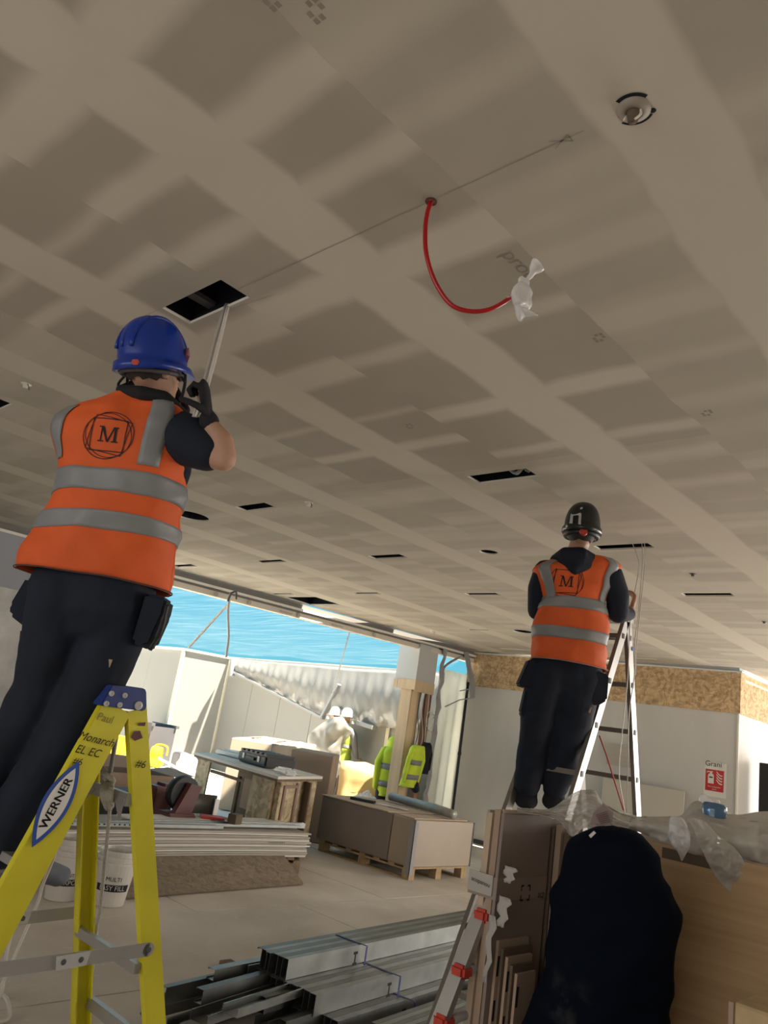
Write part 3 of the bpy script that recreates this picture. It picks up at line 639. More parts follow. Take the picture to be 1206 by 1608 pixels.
# --- plasterboards bowed on a pallet
SX0, SX1, SY0, SY1 = -6.52, -5.86, 2.55, 5.58
pallet('pallet', SX0, SX1, 3.55, 5.50, 0, 'dark old pallet under the bowed plasterboard stack', M_WOODD, along_y=True)
def bow(y):
    u = (y-4.5)/1.6; return -.018*u*u
ns = 14; stk = thing('plasterboard_stack', (-6.2, 4.2, .125), 'low stack of long bowed plasterboards behind the yellow ladder', 'stack')
for k in range(ns):
    b = B(); z0 = .165+k*.0155; dx = random.uniform(-.018, .018); dy = random.uniform(-.03, .02); G = 10; rows = []
    for i in range(G+1):
        y = SY0+(SY1+dy-SY0)*i/G; z = z0+bow(y); rows.append([b.verts.new(p) for p in ((SX0+dx, y, z), (SX1+dx, y, z), (SX1+dx, y, z+.0125), (SX0+dx, y, z+.0125))])
    for p, q in zip(rows, rows[1:]):
        for j in range(4): b.faces.new((p[j], p[(j+1) % 4], q[(j+1) % 4], q[j]))
    b.faces.new(rows[0][::-1]); b.faces.new(rows[-1]); mesh_obj('board', b, M_PB if k % 3 else M_PBW, stk)
b = B()
for yy in (3.6, 4.5, 5.35): box(b, (SX0+.04, yy, .126), (SX1-.03, yy+.09, .150))
mesh_obj('bearer', b, M_WOODD, stk)['kind'] = 'stuff'
b = B()
for i in range(9): box(b, (SX1+.019, 5.05+i*.022, .285), (SX1+.021, 5.062+i*.022, .296))
mesh_obj('board_print', b, M_INKG, stk)
ZS = .165+ns*.0155+.004
# steel channels lying on the stack
for i, (x, y0, y1, z, w) in enumerate([(-5.93, 2.6, 4.55, ZS, .03), (-6.0, 2.7, 5.62, ZS+.006, .04), (-6.07, 3.7, 5.72, ZS+.012, .035)]):
    b = B(); bar(b, (x, y0, z+.002), (x-.03*i, y1, z+.004), w, .003); bar(b, (x+w/2, y0, z+.012), (x-.03*i+w/2, y1, z+.014), .002, .024); bar(b, (x-w/2, y0, z+.012), (x-.03*i-w/2, y1, z+.014), .002, .024)
    tag(mesh_obj('metal_channel', b, M_STEEL), ['front short galvanised channel with slots on the plasterboard stack', 'middle long galvanised channel lying the length of the plasterboard stack', 'rear galvanised channel jutting past the right end of the plasterboard stack'][i], 'channel', None)
b = B()
for i in range(26): cbox(b, (-5.912, 2.62+i*.045, ZS+.016), (.002, .014, .010))
o_ = mesh_obj('slots', b, M_VOID); o_.parent = bpy.data.objects['metal_channel']; o_.matrix_parent_inverse = Matrix(); o_['kind'] = 'stuff'
def obox(name, px, py, X, size, rz, M_, label, cat, z=ZS, bev=.004):
    p = onx(px, py, X) if X else zat(px, py, z); b = B(); cbox(b, (0, 0, size[2]/2), size, Matrix.Translation((p.x, p.y, p.z if z is None else z)) @ Matrix.Rotation(rz, 4, 'Z'))
    if bev: bmesh.ops.bevel(b, geom=list(b.edges), offset=bev, segments=2, affect='EDGES')
    return tag(mesh_obj(name, b, M_), label, cat)
obox('timber_offcut', 366, 1302, -6.0, (.09, .11, .085), .3, M_CARDD, 'dark brown timber block on the channels, middle of the plasterboard stack', 'block', ZS+.034)
obox('tool_box', 332, 1288, -6.25, (.16, .22, .05), -.5, M_REDP, 'flat red box with a blue end on the plasterboard stack', 'box', ZS+.003)
obox('board_offcut', 262, 1286, 0, (.30, .85, .012), .1, M_PBW, 'pale board offcut lying behind the ladder on the plasterboard stack', 'board', ZS+.018, 0)
obox('board_offcut', 405, 1291, 0, (.3, .62, .014), .0, M_PBW, 'pale board offcut at the right end of the plasterboard stack', 'board', ZS+.018, 0)
# --- chipboard plank propped in front of the stack
a0, a1 = zat(475, 1389, .004), zat(188, 1412, .004)
t1, t0 = V((-5.885, 5.28, .17)), V((-5.885, 3.30, .17))
b = B(); slab(b, [a0, a1, t0, t1], (.012, 0, .014)); tag(mesh_obj('chipboard_sheet', b, M_PLY), 'long chipboard sheet propped slanting against the foot of the plasterboard stack', 'board')

# --- chipboard work table
ct = thing('work_table', (-7.6, 6.0, 0), 'chipboard-sided bench with a pale top, black toolbox on it', 'bench')
A = zat(437, 1219, .84); Rr = zat(507, 1219, .84); Ll = zat(306, 1181, .84); Bk = Rr+(Ll-A)
b = B(); prism(b, [(A.x, A.y), (Rr.x, Rr.y), (Bk.x, Bk.y), (Ll.x, Ll.y)], .81, .838); mesh_obj('top', b, M_PBW, ct)
b = B(); prism(b, [(A.x, A.y), (Rr.x, Rr.y), (Bk.x, Bk.y), (Ll.x, Ll.y)], .785, .809); mesh_obj('under_top', b, M_WOODD, ct)
def side(p, q, s0, s1, z0, z1, t, M_, nm='side_panel', inset=.05):
    d = (q-p); d.z = 0; n_ = V((d.y, -d.x, 0)).normalized()
    if n_.dot(CAM-p) < 0: n_ = -n_
    u0, u1 = p+d*s0, p+d*s1; b = B(); prism(b, [((u-n_*inset).x, (u-n_*inset).y) for u in (u0, u1)]+[((u-n_*(inset+t)).x, (u-n_*(inset+t)).y) for u in (u1, u0)], z0, z1); return mesh_obj(nm, b, M_, ct)
side(A, Rr, .02, .98, .0, .78, .018, M_OSBD)
side(A, Ll, .0, .30, .0, .78, .018, M_OSBD)
side(A, Ll, .82, .985, .12, .77, .018, M_OSBD)
side(A, Ll, .30, .38, .42, .72, .018, M_CARD, 'bracket_panel')
side(A, Ll, .30, .82, .66, .69, .03, M_WOODD, 'rail', .08)
side(A, Ll, .16, .98, .0, .78, .018, M_CARDD, 'back_panel', .62)
MFS = mat('frame_brown', (.30, .20, .17), .8)
side(A, Rr, .24, .28, .30, .74, .015, MFS, 'frame_strip', .033); side(A, Rr, .50, .54, .30, .76, .015, MFS, 'frame_strip', .033); side(A, Rr, .28, .50, .71, .74, .015, MFS, 'frame_strip', .033); side(A, Rr, .28, .50, .30, .33, .015, MFS, 'frame_strip', .033)
for s in (.35, .55, .75): side(A, Ll, s, s+.02, .1, .66, .03, M_WOODD, 'post', .4)
def on_table(u, v, z=.84):  # u along A->L, v along A->R
    return V((A.x+(Ll.x-A.x)*u+(Rr.x-A.x)*v, A.y+(Ll.y-A.y)*u+(Rr.y-A.y)*v, z))
tb = thing('tool_case', on_table(.42, .55), 'black moulded tool case lying on the chipboard bench', 'case')
ang = math.atan2((Ll-A).y, (Ll-A).x); Mx = Matrix.Translation(on_table(.40, .50)) @ Matrix.Rotation(ang, 4, 'Z')
b = B(); cbox(b, (0, 0, .07), (.66, .40, .13), Mx); bmesh.ops.bevel(b, geom=list(b.edges), offset=.02, segments=2, affect='EDGES'); mesh_obj('shell', b, M_BLACK, tb)
b = B()
for k in range(6): cbox(b, (-.28+k*.11, 0, .145), (.05, .38, .02), Mx)
cbox(b, (0, .21, .07), (.2, .03, .03), Mx); mesh_obj('ribs', b, M_BLACK, tb)
b = B()
for k in (-.18, .18): cbox(b, (k, .205, .08), (.04, .012, .06), Mx); cbox(b, (k, -.205, .08), (.04, .012, .06), Mx)
mesh_obj('latch', b, M_REFLB, tb)['kind'] = 'stuff'
b = B(); Mx = Matrix.Translation(on_table(.78, .60)) @ Matrix.Rotation(ang+.1, 4, 'Z'); cbox(b, (0, 0, .03), (.62, .34, .05), Mx); bmesh.ops.bevel(b, geom=list(b.edges), offset=.012, segments=2, affect='EDGES'); cbox(b, (.05, .0, .062), (.45, .2, .014), Mx)
tag(mesh_obj('bagged_light', b, M_REFLB), 'flat grey packaged item on the left of the chipboard bench', 'package')
b = B(); Mx = Matrix.Translation(on_table(.12, .45)) @ Matrix.Rotation(ang-.1, 4, 'Z'); cbox(b, (0, 0, .005), (.34, .26, .008), Mx); cbox(b, (-.02, .03, .013), (.28, .22, .006), Mx)
tag(mesh_obj('booklet', b, mat('leaflet', (.72, .70, .52), .6)), 'pale yellow booklets right of the tool case on the bench', 'booklet')
b = B(); Mx = Matrix.Translation(on_table(.07, .28)) @ Matrix.Rotation(ang, 4, 'Z'); cbox(b, (0, 0, .028), (.26, .15, .055), Mx); bmesh.ops.bevel(b, geom=list(b.edges), offset=.015, segments=2, affect='EDGES'); cbox(b, (.02, .0, .06), (.12, .1, .016), Mx)
tag(mesh_obj('screw_bag', b, M_BAG, smooth=False), 'small clear bag at the front corner of the bench top', 'bag')

# --- cartons behind the bench
def carton(name, P, z0, label, M_=None, tape=True, lift=0):
    t = thing(name, (sum(p.x for p in P)/4, sum(p.y for p in P)/4, z0), label, 'carton'); b = B(); slabt = [b.verts.new((p.x, p.y, z0)) for p in P]; top = [b.verts.new((p.x, p.y, p.z+(lift if i > 1 else 0))) for i, p in enumerate(P)]
    b.faces.new(slabt[::-1]); b.faces.new(top)
    for i in range(4): b.faces.new((slabt[i], slabt[(i+1) % 4], top[(i+1) % 4], top[i]))
    bmesh.ops.bevel(b, geom=list(b.edges), offset=.012, segments=1, affect='EDGES'); mesh_obj('body', b, M_ or M_CARD, t)
    if tape:
        b = B(); m0 = P[0].lerp(P[1], .72); m1 = P[3].lerp(P[2], .72); m1.z += lift; bar(b, m0+V((0, 0, .004)), m1+V((0, 0, .004)), .07, .003); bar(b, m0+V((0.004, -.012, .0)), V((m0.x+.004, m0.y-.012, z0+.2)), .07, .003, V((1, 0, 0))); mesh_obj('tape', b, M_PB, t)
    return t
p0, p1 = zat(364, 1158, 1.0), zat(456, 1173, 1.0); dv = V((-.6, 1.0, 0)).normalized()*1.35
bc = carton('large_carton', [p0, p1, p1+dv, p0+dv], 0, 'large brown carton with a red printed frame, behind the bench', M_CARDL, lift=.05)
b = B(); q = lambda u, v: p0.lerp(p1, u)+dv*v+V((0, 0, .012+.05*v))
for u0, u1, v0, v1 in ((.12, .62, .30, .37), (.12, .62, .63, .70), (.12, .17, .30, .70), (.57, .62, .30, .70)): flat_poly(b, [q(u0, v0), q(u1, v0), q(u1, v1), q(u0, v1)])
mesh_obj('printed_frame', b, M_REDP, bc)
p0, p1 = at(459, 1173, 9.9), at(524, 1191, 9.6); p0.z = p1.z = (p0.z+p1.z)/2; dv = V((-.65, .75, 0)).normalized()*.9
cc2 = carton('carton', [p0, p1, p1+dv, p0+dv], 0, 'plain brown carton between the bench and the man in the yellow vest', M_CARD, tape=False)
zc = p0.z
# yellow wrapped goods and post behind the packs
ytop = at(575, 1200, 13.0); b = B(); base = V((ytop.x, ytop.y, 0)); Mx = Matrix.Translation(base) @ Matrix.Rotation(.75, 4, 'Z')
prism(b, [(-.42, -.35), (.42, -.35), (.38, .3), (-.38, .3)], 0, ytop.z); b2 = [v.co.copy() for v in b.verts]
for v in b.verts:
    p = Mx @ v.co; p += V((noise.noise(p*3), noise.noise(p*3+V((9, 0, 0))), 0))*.1; v.co = p
bmesh.ops.subdivide_edges(b, edges=b.edges, cuts=5, use_grid_fill=True)
for v in b.verts: v.co += V((noise.noise(v.co*4), noise.noise(v.co*4+V((5, 0, 0))), noise.noise(v.co*4+V((0, 7, 0)))))*.06*min(1, v.co.z*4)
tag(mesh_obj('wrapped_bale', b, mat('amber_wrap', (.80, .58, .26), .5, var=.2, scale=3), smooth=True), 'amber plastic covered bale in the yard right of the man in the yellow vest', 'bale')
b = B(); pA = V((ytop.x-.25, ytop.y+.8, 0)); box(b, (pA.x-.06, pA.y-.06, 0), (pA.x+.06, pA.y+.06, 1.25)); tag(mesh_obj('yellow_post', b, mat('post_yellow', (.85, .58, .15), .6)), 'yellow upright post behind the amber bale', 'post')
bb = at(577, 1226, 12.0); b = B(); ico(b, (bb.x, bb.y, .22), .26, (1, .9, .95), sub=4)
for v in b.verts: v.co += V((noise.noise(v.co*6), noise.noise(v.co*6+V((5, 0, 0))), noise.noise(v.co*9+V((0, 7, 0)))))*.13; v.co.z = max(.0, v.co.z)
tag(mesh_obj('plastic_bag', b, M_BAG, smooth=True), 'crumpled clear plastic bag at the foot of the amber bale', 'bag')

# --- things on the yard floor at the left
def fbox(name, px, py, size, rz, M_, label, cat, bev=.02, z=0):
    p = zat(px, py, z); b = B(); cbox(b, (0, 0, size[2]/2), size, Matrix.Translation((p.x, p.y, z)) @ Matrix.Rotation(rz, 4, 'Z'))
    if bev: bmesh.ops.bevel(b, geom=list(b.edges), offset=bev, segments=2, affect='EDGES')
    return b, p, name, M_, label, cat
def fin(r): return tag(mesh_obj(r[2], r[0], r[3]), r[4], r[5])
r_ = fbox('equipment_case', 171, 1193, (.80, .40, .50), .35, M_YELC, 'big yellow case in the yard seen under the ladder cap', 'case'); cbox(r_[0], (r_[1].x, r_[1].y, .52), (.25, .05, .05)); fin(r_)
r_ = fbox('crate', 173, 1184, (1.0, .6, .10), .8, M_DKGREY, 'dark grey plastic crate behind the big yellow case', 'crate')
p = zat(176, 1190, 0)+V((.25, .65, 0)); r_[0].free(); b = B(); Mx = Matrix.Translation(p) @ Matrix.Rotation(.0, 4, 'Z')
box(b, (-.45, -.3, 0), (.45, -.26, .78), Mx); box(b, (-.45, .26, 0), (.45, .3, .78), Mx); box(b, (-.45, -.26, 0), (-.41, .26, .78), Mx); box(b, (.41, -.26, 0), (.45, .26, .78), Mx); box(b, (-.41, -.26, 0), (.41, .26, .04), Mx); box(b, (-.5, -.34, .78), (.5, -.26, .84), Mx); box(b, (-.5, .26, .78), (.5, .34, .84), Mx)
tag(mesh_obj('storage_crate', b, M_DKGREY), 'dark grey open crate standing behind the big yellow case', 'crate')
fin(fbox('tool_bag', 199, 1200, (.30, .26, .22), .3, mat('dull_yellow', (.75, .52, .10), .6), 'small yellow pack between the big yellow case and the pump', 'pack', .05))
r_ = fbox('pump', 240, 1204, (.36, .26, .22), .6, M_YELC, 'small yellow machine with a handle on the bright yard floor', 'machine', .05); p = r_[1]; lathe(r_[0], [(.001, -.1), (.12, -.1), (.13, 0), (.12, .1), (.001, .1)], (p.x-.05, p.y+.05, .28), 16, V((.8, .6, 0)))
tube(r_[0], smooth_path([p+V((-.2, 0, .2)), p+V((-.2, .1, .42)), p+V((.05, .2, .42)), p+V((.1, .2, .25))]), .02, 6); fin(r_)
b = B(); p = zat(232, 1198, 0); tube(b, [p+V((.25*math.cos(t*.6), .25*math.sin(t*.6), .05+.006*t)) for t in range(30)], .03, 6); tag(mesh_obj('blue_hose', b, M_BLUEL, smooth=True), 'coiled blue hose behind the small yellow machine', 'hose')
b = B(); tube(b, [zat(248, 1190, .25), zat(293, 1214, .03)], .022, 8); tag(mesh_obj('conduit_length', b, M_WHITE, smooth=True), 'white pole slanting down from the yellow machine to the floor', 'pole')
fin(fbox('grey_block', 276, 1209, (.16, .40, .36), .7, M_DKGREY, 'upright dark grey slab beside the clear bag in the yard', 'slab', .02))
b = B(); p = zat(290, 1212, 0); ico(b, (p.x, p.y, .18), .22, (1.1, .9, .9), sub=3)
for v in b.verts: v.co += V((noise.noise(v.co*7), noise.noise(v.co*7+V((5, 0, 0))), noise.noise(v.co*7+V((0, 7, 0)))))*.07; v.co.z = max(0, v.co.z)
tag(mesh_obj('clear_bag', b, M_BAG, smooth=True), 'crumpled clear bag beside the dark grey slab in the yard', 'bag')
b = B(); p = zat(225, 1196, 0)
for k in range(14):
    a = random.uniform(0, 6.28); c = p+V((random.uniform(-.6, 1.6), random.uniform(-2.2, -.4), 0)); ico(b, (c.x, c.y, .02), random.uniform(.03, .07), sub=1)
tag(mesh_obj('rubble', b, M_CARD), 'scatter of small debris around the yellow machine', 'debris', None, 'stuff')
b = B(); a = onx(207, 1016, -9.2); c_ = zat(166, 1230, .0) if False else onx(172, 1190, -9.2); stick('prop_pole', a, V((c_.x, c_.y, c_.z-.6)), .028, M_STEEL, 'slim grey pole standing just behind the ladder cap', 'pole'); b.free()

# --- cartons and tools behind the plasterboards
oc = thing('open_carton', (-7.6, 4.4, 0), 'open brown carton with spread flaps behind the plasterboards', 'carton')
P = [onx(172, 1238, -7.5), onx(270, 1243, -7.5)]; zt = .62
x0, x1, y0, y1 = -8.0, -7.45, onx(165, 1240, -7.45).y, onx(268, 1245, -7.45).y
b = B(); box(b, (x1-.006, y0, 0), (x1, y1, zt)); box(b, (x0, y0, 0), (x0+.006, y1, zt)); box(b, (x0, y0, 0), (x1, y0+.006, zt)); box(b, (x0, y1-.006, 0), (x1, y1, zt)); box(b, (x0, y0, 0), (x1, y1, .006)); mesh_obj('body', b, M_CARDG, oc)
for pts in ([(x1, y0, zt), (x1, y1, zt), (x1+.16, y1+.02, zt-.16), (x1+.18, y0-.02, zt-.18)], [(x0, y0, zt), (x0, y1, zt), (x0-.18, y1, zt+.10), (x0-.18, y0, zt+.12)], [(x0, y1, zt), (x1, y1, zt), (x1, y1+.26, zt+.02), (x0, y1+.26, zt+.04)], [(x0, y0, zt), (x1, y0, zt), (x1-.05, y0-.2, zt+.16), (x0, y0-.2, zt+.18)]):
    b = B(); slab(b, pts, (0, 0, .006)); mesh_obj('flap', b, M_CARD, oc)
b = B(); xg = -6.95; g0, g1 = onx(176, 1255, xg), onx(236, 1285, xg); box(b, (xg-.28, g0.y, 0), (xg, g1.y, .52)); bmesh.ops.bevel(b, geom=list(b.edges), offset=.01, segments=1, affect='EDGES'); 
for k in range(3): cbox(b, (xg+.002, g0.y+.1+.2*k, .40), (.006, .12, .03))
tag(mesh_obj('grey_cabinet', b, M_DKGREY), 'dark grey metal box standing behind the plasterboards, under the carton flap', 'box'); 
mr = onx(243, 1268, -6.9); b = B(); cbox(b, (mr.x, mr.y, .30), (.25, .22, .60)); cbox(b, (mr.x, mr.y+.05, .61), (.18, .1, .03)); bmesh.ops.bevel(b, geom=list(b.edges), offset=.015, segments=2, affect='EDGES'); tag(mesh_obj('maroon_box', b, M_MAROON), 'maroon plastic box just right of the near ladder leg', 'box')
sw = thing('saw_stand', onx(282, 1286, -6.45), 'maroon and black bench saw with an upright curved hood on the boards', 'saw'); s0 = onx(280, 1285, -6.35); z_ = ZS
b = B(); box(b, (s0.x-.12, s0.y-.17, z_), (s0.x+.10, s0.y+.12, z_+.06)); bmesh.ops.bevel(b, geom=list(b.edges), offset=.012, segments=2, affect='EDGES'); mesh_obj('base', b, M_MAROON, sw)
b = B(); slab(b, [(s0.x, s0.y-.10, z_+.05), (s0.x, s0.y+.08, z_+.05), (s0.x, s0.y+.14, z_+.30), (s0.x, s0.y+.02, z_+.32)], (.07, 0, 0)); mesh_obj('upright', b, M_MAROON, sw)
b = B(); lathe(b, [(.02, -.05), (.15, -.05), (.16, 0), (.15, .05), (.02, .05)], (s0.x-.05, s0.y+.02, z_+.22), 24, V((1, 0, 0))); mesh_obj('hood', b, M_BLACK, sw, smooth=False)
b = B(); ya, yb = onx(292, 1262, -6.5).y, onx(330, 1270, -6.5).y; G = [[V((-6.52-.06*math.sin(j/8*3.14), ya+(yb-ya)*j/8*1.25, z_+.02+i*.09)) for j in range(9)] for i in range(3)]; solidify_grid(b, G, .01)
tag(mesh_obj('curved_guard', b, mat('olive_dark', (.07, .07, .05), .5), smooth=True), 'dark olive curved panel between the saw and the bench', 'panel')
b = B(); p = onx(335, 1283, -6.5); box(b, (p.x, p.y-.02, z_), (p.x+.01, p.y+.03, z_+.17)); tag(mesh_obj('white_rule', b, M_WHITE), 'narrow white upright strip in front of the bench opening', 'strip')
b = B(); p = onx(118, 1293, -6.35); G = [[V((p.x+.04*math.sin(i*1.3+j), p.y-.16+.05*j, ZS+.01+.32*(1-i/7)*(1-.25*abs(j-3)/3))) for j in range(7)] for i in range(8)]; solidify_grid(b, G, .01); tag(mesh_obj('white_sack', b, M_PAPER, smooth=True), 'crumpled white sack on the plasterboards, left of the ladder legs', 'sack')
b = B(); p = onx(92, 1290, -6.5); box(b, (p.x-.2, p.y-.28, ZS), (p.x, p.y, ZS+.22)); bmesh.ops.bevel(b, geom=list(b.edges), offset=.01, segments=1, affect='EDGES'); tag(mesh_obj('dark_carton', b, M_CARDD), 'small dark carton at the left end of the plasterboards beside the white sack', 'carton')
lf = zat(300, 1258, 0)
for k, (px, py, rz, sx_) in enumerate([(215, 1226, .4, 1.1)]):
    b = B(); p = zat(px, py, .02); cbox(b, (0, 0, 0), (1.5, .8, .02), Matrix.Translation((p.x, p.y, .012)) @ Matrix.Rotation(rz, 4, 'Z')); tag(mesh_obj('flat_cardboard', b, M_PB), 'flat pale board lying on the bright yard floor beyond the open carton', 'board')

# --- stacked mixing tubs
def tubs(name, px, py, n, label, X, prints):
    base = zat(px, py, 0); t = thing(name, (base.x, base.y, 0), label, 'bucket', 'stacked tubs')
    for k in range(n):
        z = k*.036; b = B(); lathe(b, [(.001, .0), (.105, .0), (.135, .27), (.145, .27), (.145, .285), (.133, .285), (.128, .262), (.10, .008), (.001, .008)], (base.x+random.uniform(-.004, .004), base.y, z), 28); mesh_obj('tub', b, M_BUCKET, t, smooth=False)
    b = B(); 
    def ring(z0, z1, a0, a1, mi):
        rr = lambda z: .105+.03*z/.27+.0015; lathe(b, [(rr(z0), z0), (rr(z1), z1)], (base.x, base.y, 0), 14, V((0, 0, 1)), mi, a0, a1)
    return t, base
def tub_print(t, base, lines):
    b = B(); c = V((base.x, base.y, 0)); dn = (CAM-c); dn.z = 0; dn.normalize(); xd = V((-dn.y, dn.x, 0)); ringf = lambda z: .105+.03*z/.27+.002
    n0 = 16
    for i in range(n0):
        a0, a1 = -1.0+2.0*i/n0, -1.0+2.0*(i+1)/n0
        flat_poly(b, [c+(dn*math.cos(a)+xd*math.sin(a))*ringf(z)+V((0, 0, z)) for a, z in ((a0, .10), (a1, .10), (a1, .145), (a0, .145))], 0)
    for s, z, size, mi in lines:
        tb = B(); text_bm(tb, s, (0, 0, 0), (1, 0, 0), (0, 0, 1), size, 0)
        for v in tb.verts:
            x, zz = v.co.x, v.co.z+z; R_ = ringf(zz)+(.0015 if mi == 1 else .0005); a = x/R_; v.co = c+(dn*math.cos(a)+xd*math.sin(a))*R_+V((0, 0, zz))
        me = bpy.data.meshes.new('x'); tb.to_mesh(me); tb.free(); n0_ = len(b.faces); b.from_mesh(me); b.faces.ensure_lookup_table()
        for f in b.faces[n0_:]: f.material_index = mi
    mesh_obj('label_print', b, [M_INK, M_BUCKET], t, fixn=False)
tt, bs = tubs('mixing_tubs', 94, 1410, 4, 'taller nest of white plastic tubs with black lettering, left of the ladder leg', 0, None); tub_print(tt, bs, [('ALLPURPOSE', .122, .044, 1), ('CEMENT', .17, .032, 0)])
tt, bs = tubs('mixing_tubs', 170, 1419, 3, 'nest of white plastic tubs just right of the rear ladder leg', 0, None); tub_print(tt, bs, [('EASY FILL', .122, .044, 1), ('MULTI', .18, .04, 0)])
del tt, bs

# ================================================================== STEEL STUDS
def stud(p, az, L_, w, f, roll, M_, parent=None, tilt=0):
    # open C section, web upright when roll=0, flanges pointing +local y
    t = .0022; prof = [(0, 0), (f, 0), (f, .008), (f-t, .008), (f-t, t), (t, t), (t, w-t), (f-t, w-t), (f-t, w-.008), (f, w-.008), (f, w), (0, w)]
    R_ = Matrix.Translation(p) @ Matrix.Rotation(az, 4, 'Z') @ Matrix.Rotation(tilt, 4, 'Y') @ Matrix.Rotation(roll, 4, 'X'); b = B()
    a = [b.verts.new(R_ @ V((0, y, z))) for y, z in prof]; c = [b.verts.new(R_ @ V((L_, y, z))) for y, z in prof]; n = len(prof)
    for i in range(n): b.faces.new((a[i], a[(i+1) % n], c[(i+1) % n], c[i]))
    for i, j, k, l in ((0, 1, 4, 5), (0, 5, 6, 11), (11, 6, 7, 10), (1, 2, 3, 4), (7, 8, 9, 10)):
        b.faces.new([a[q] for q in (i, j, k, l)]); b.faces.new([c[q] for q in (l, k, j, i)])
    return b
GS = 'loose steel studs on the floor'
az0 = math.radians(97)
def bundle(xr, y0, z0, n, w, f, L_, label, nm='stud_bundle'):
    p = V((xr-n*(f+.002), y0, z0)); t = thing(nm, (xr-n*f/2, y0, z0), label, 'stud bundle', None)
    for k in range(n):
        q = p+V((math.sin(az0), -math.cos(az0), 0))*(k*(f+.002))+V((math.cos(az0), math.sin(az0), 0))*random.uniform(-.012, .012)
        mesh_obj('stud', stud(q, az0, L_, w, f, 0, M_STEEL), M_STEEL if k % 2 else M_STEELD, t)
    return t, p
def strap(t, p, z0, w, n, f, s):
    b = B(); d = V((math.cos(az0), math.sin(az0), 0)); s_ = V((math.sin(az0), -math.cos(az0), 0)); o = V((p.x, p.y, 0))+d*s
    W_ = n*(f+.002); bar(b, o-s_*.004+V((0, 0, z0+w+.003)), o+s_*(W_+.004)+V((0, 0, z0+w+.003)), .014, .002); bar(b, o+s_*(W_+.003)+V((0, 0, z0)), o+s_*(W_+.003)+V((0, 0, z0+w)), .002, .014, d)
    mesh_obj('strap', b, M_BLUE, t)
    for dx in (-.10,):
        b = B(); c = o+d*dx+s_*(W_+.0035)+V((0, 0, z0+w*.5)); h = .034
        for u0, u1, v0, v1 in ((-.018, .018, .6, 1), (-.018, .018, -1, -.6), (-.006, .006, -.6, .6)): slab(b, [c+d*u0+V((0, 0, v0*h)), c+d*u1+V((0, 0, v0*h)), c+d*u1+V((0, 0, v1*h)), c+d*u0+V((0, 0, v1*h))], s_*.001)
        mesh_obj('stamped_mark', b, M_INK, t)
z = .0
t3, p3 = bundle(-2.78, 3.02, 0, 12, .094, .040, 3.2, 'lowest bundle of galvanised studs, flat on the floor, marked I')
t2, p2 = bundle(-2.865, 2.935, .096, 10, .094, .040, 3.2, 'middle bundle of galvanised studs marked I, under the strapped top one')
t1, p1_ = bundle(-3.08, 2.93, .192, 6, .094, .034, 3.2, 'topmost bundle of nested galvanised studs with a blue strap')
strap(t1, p1_, .192, .094, 6, .034, .62); strap(t2, p2, .096, .094, 10, .040, .66); strap(t3, p3, 0, .094, 12, .040, .60)
for i, (px, py, z, w, f, az, L_, roll, lb) in enumerate([
    (262, 1551, .085, .075, .035, 100, 2.2, 0, 'loose steel stud standing on edge, second from the left of the spill'),
    (338, 1523, .165, .050, .050, 97, 1.5, 0, 'short bright stud lying highest in the loose spill, behind'),
    (380, 1519, .165, .045, .050, 97, 1.4, 1.57, 'bright stud lying flange up against the strapped bundle'),
    (320, 1555, .14, .060, .045, 101, 1.9, .0, 'loose stud with folded end in the middle of the spill'),
    (300, 1588, .12, .100, .040, 103, 1.8, 1.57, 'wide flat stud lying across the front of the spill'),
    (350, 1577, .155, .09, .035, 102, 1.6, 1.57, 'long ribbed track lying on the wide flat stud'),
    (240, 1563, .03, .05, .04, 98, 2.0, 0, 'loose dark stud lowest at the left edge of the spill'),
    (230, 1592, .03, .06, .045, 99, 1.6, .4, 'tilted loose stud beside the near ladder leg, left end of the spill'),
    (418, 1567, .10, .070, .040, 99, 1.0, 0, 'short stud end poking out under the strapped bundle'),
    (400, 1600, .05, .080, .040, 100, 1.2, 1.57, 'flat stud at the bottom edge of the spill'),
    (262, 1604, .02, .080, .045, 103, 1.4, 1.57, 'bright flat track on the floor at the bottom of the spill'),
    (450, 1604, .03, .08, .040, 98, .9, 0, 'stud end nearest the bottom edge below the middle bundle')]):
    p = zat(px, py, z+(w if roll == 0 else .03)); p.z = z; tag(mesh_obj('steel_stud', stud(p, math.radians(az), L_, w, f, roll, M_STEEL), (M_STEELD, M_STEEL, M_STEEL, M_STEELD)[i % 4]), lb, 'stud', GS)
b = B(); box(b, (-3.95, 3.2, 0), (-3.35, 3.28, .02)); tag(mesh_obj('timber_bearer', b, M_WOODD), 'old timber bearer on the floor under the loose studs', 'timber')
t4, p4 = bundle(-2.42, 3.12, 0, 9, .05, .032, 3.0, 'low pale bundle of narrow tracks on the floor, nearest the telescopic ladder')
t5, p5 = bundle(-2.47, 3.22, .052, 7, .05, .032, 3.0, 'pale narrow tracks stacked on top of the low pale bundle')

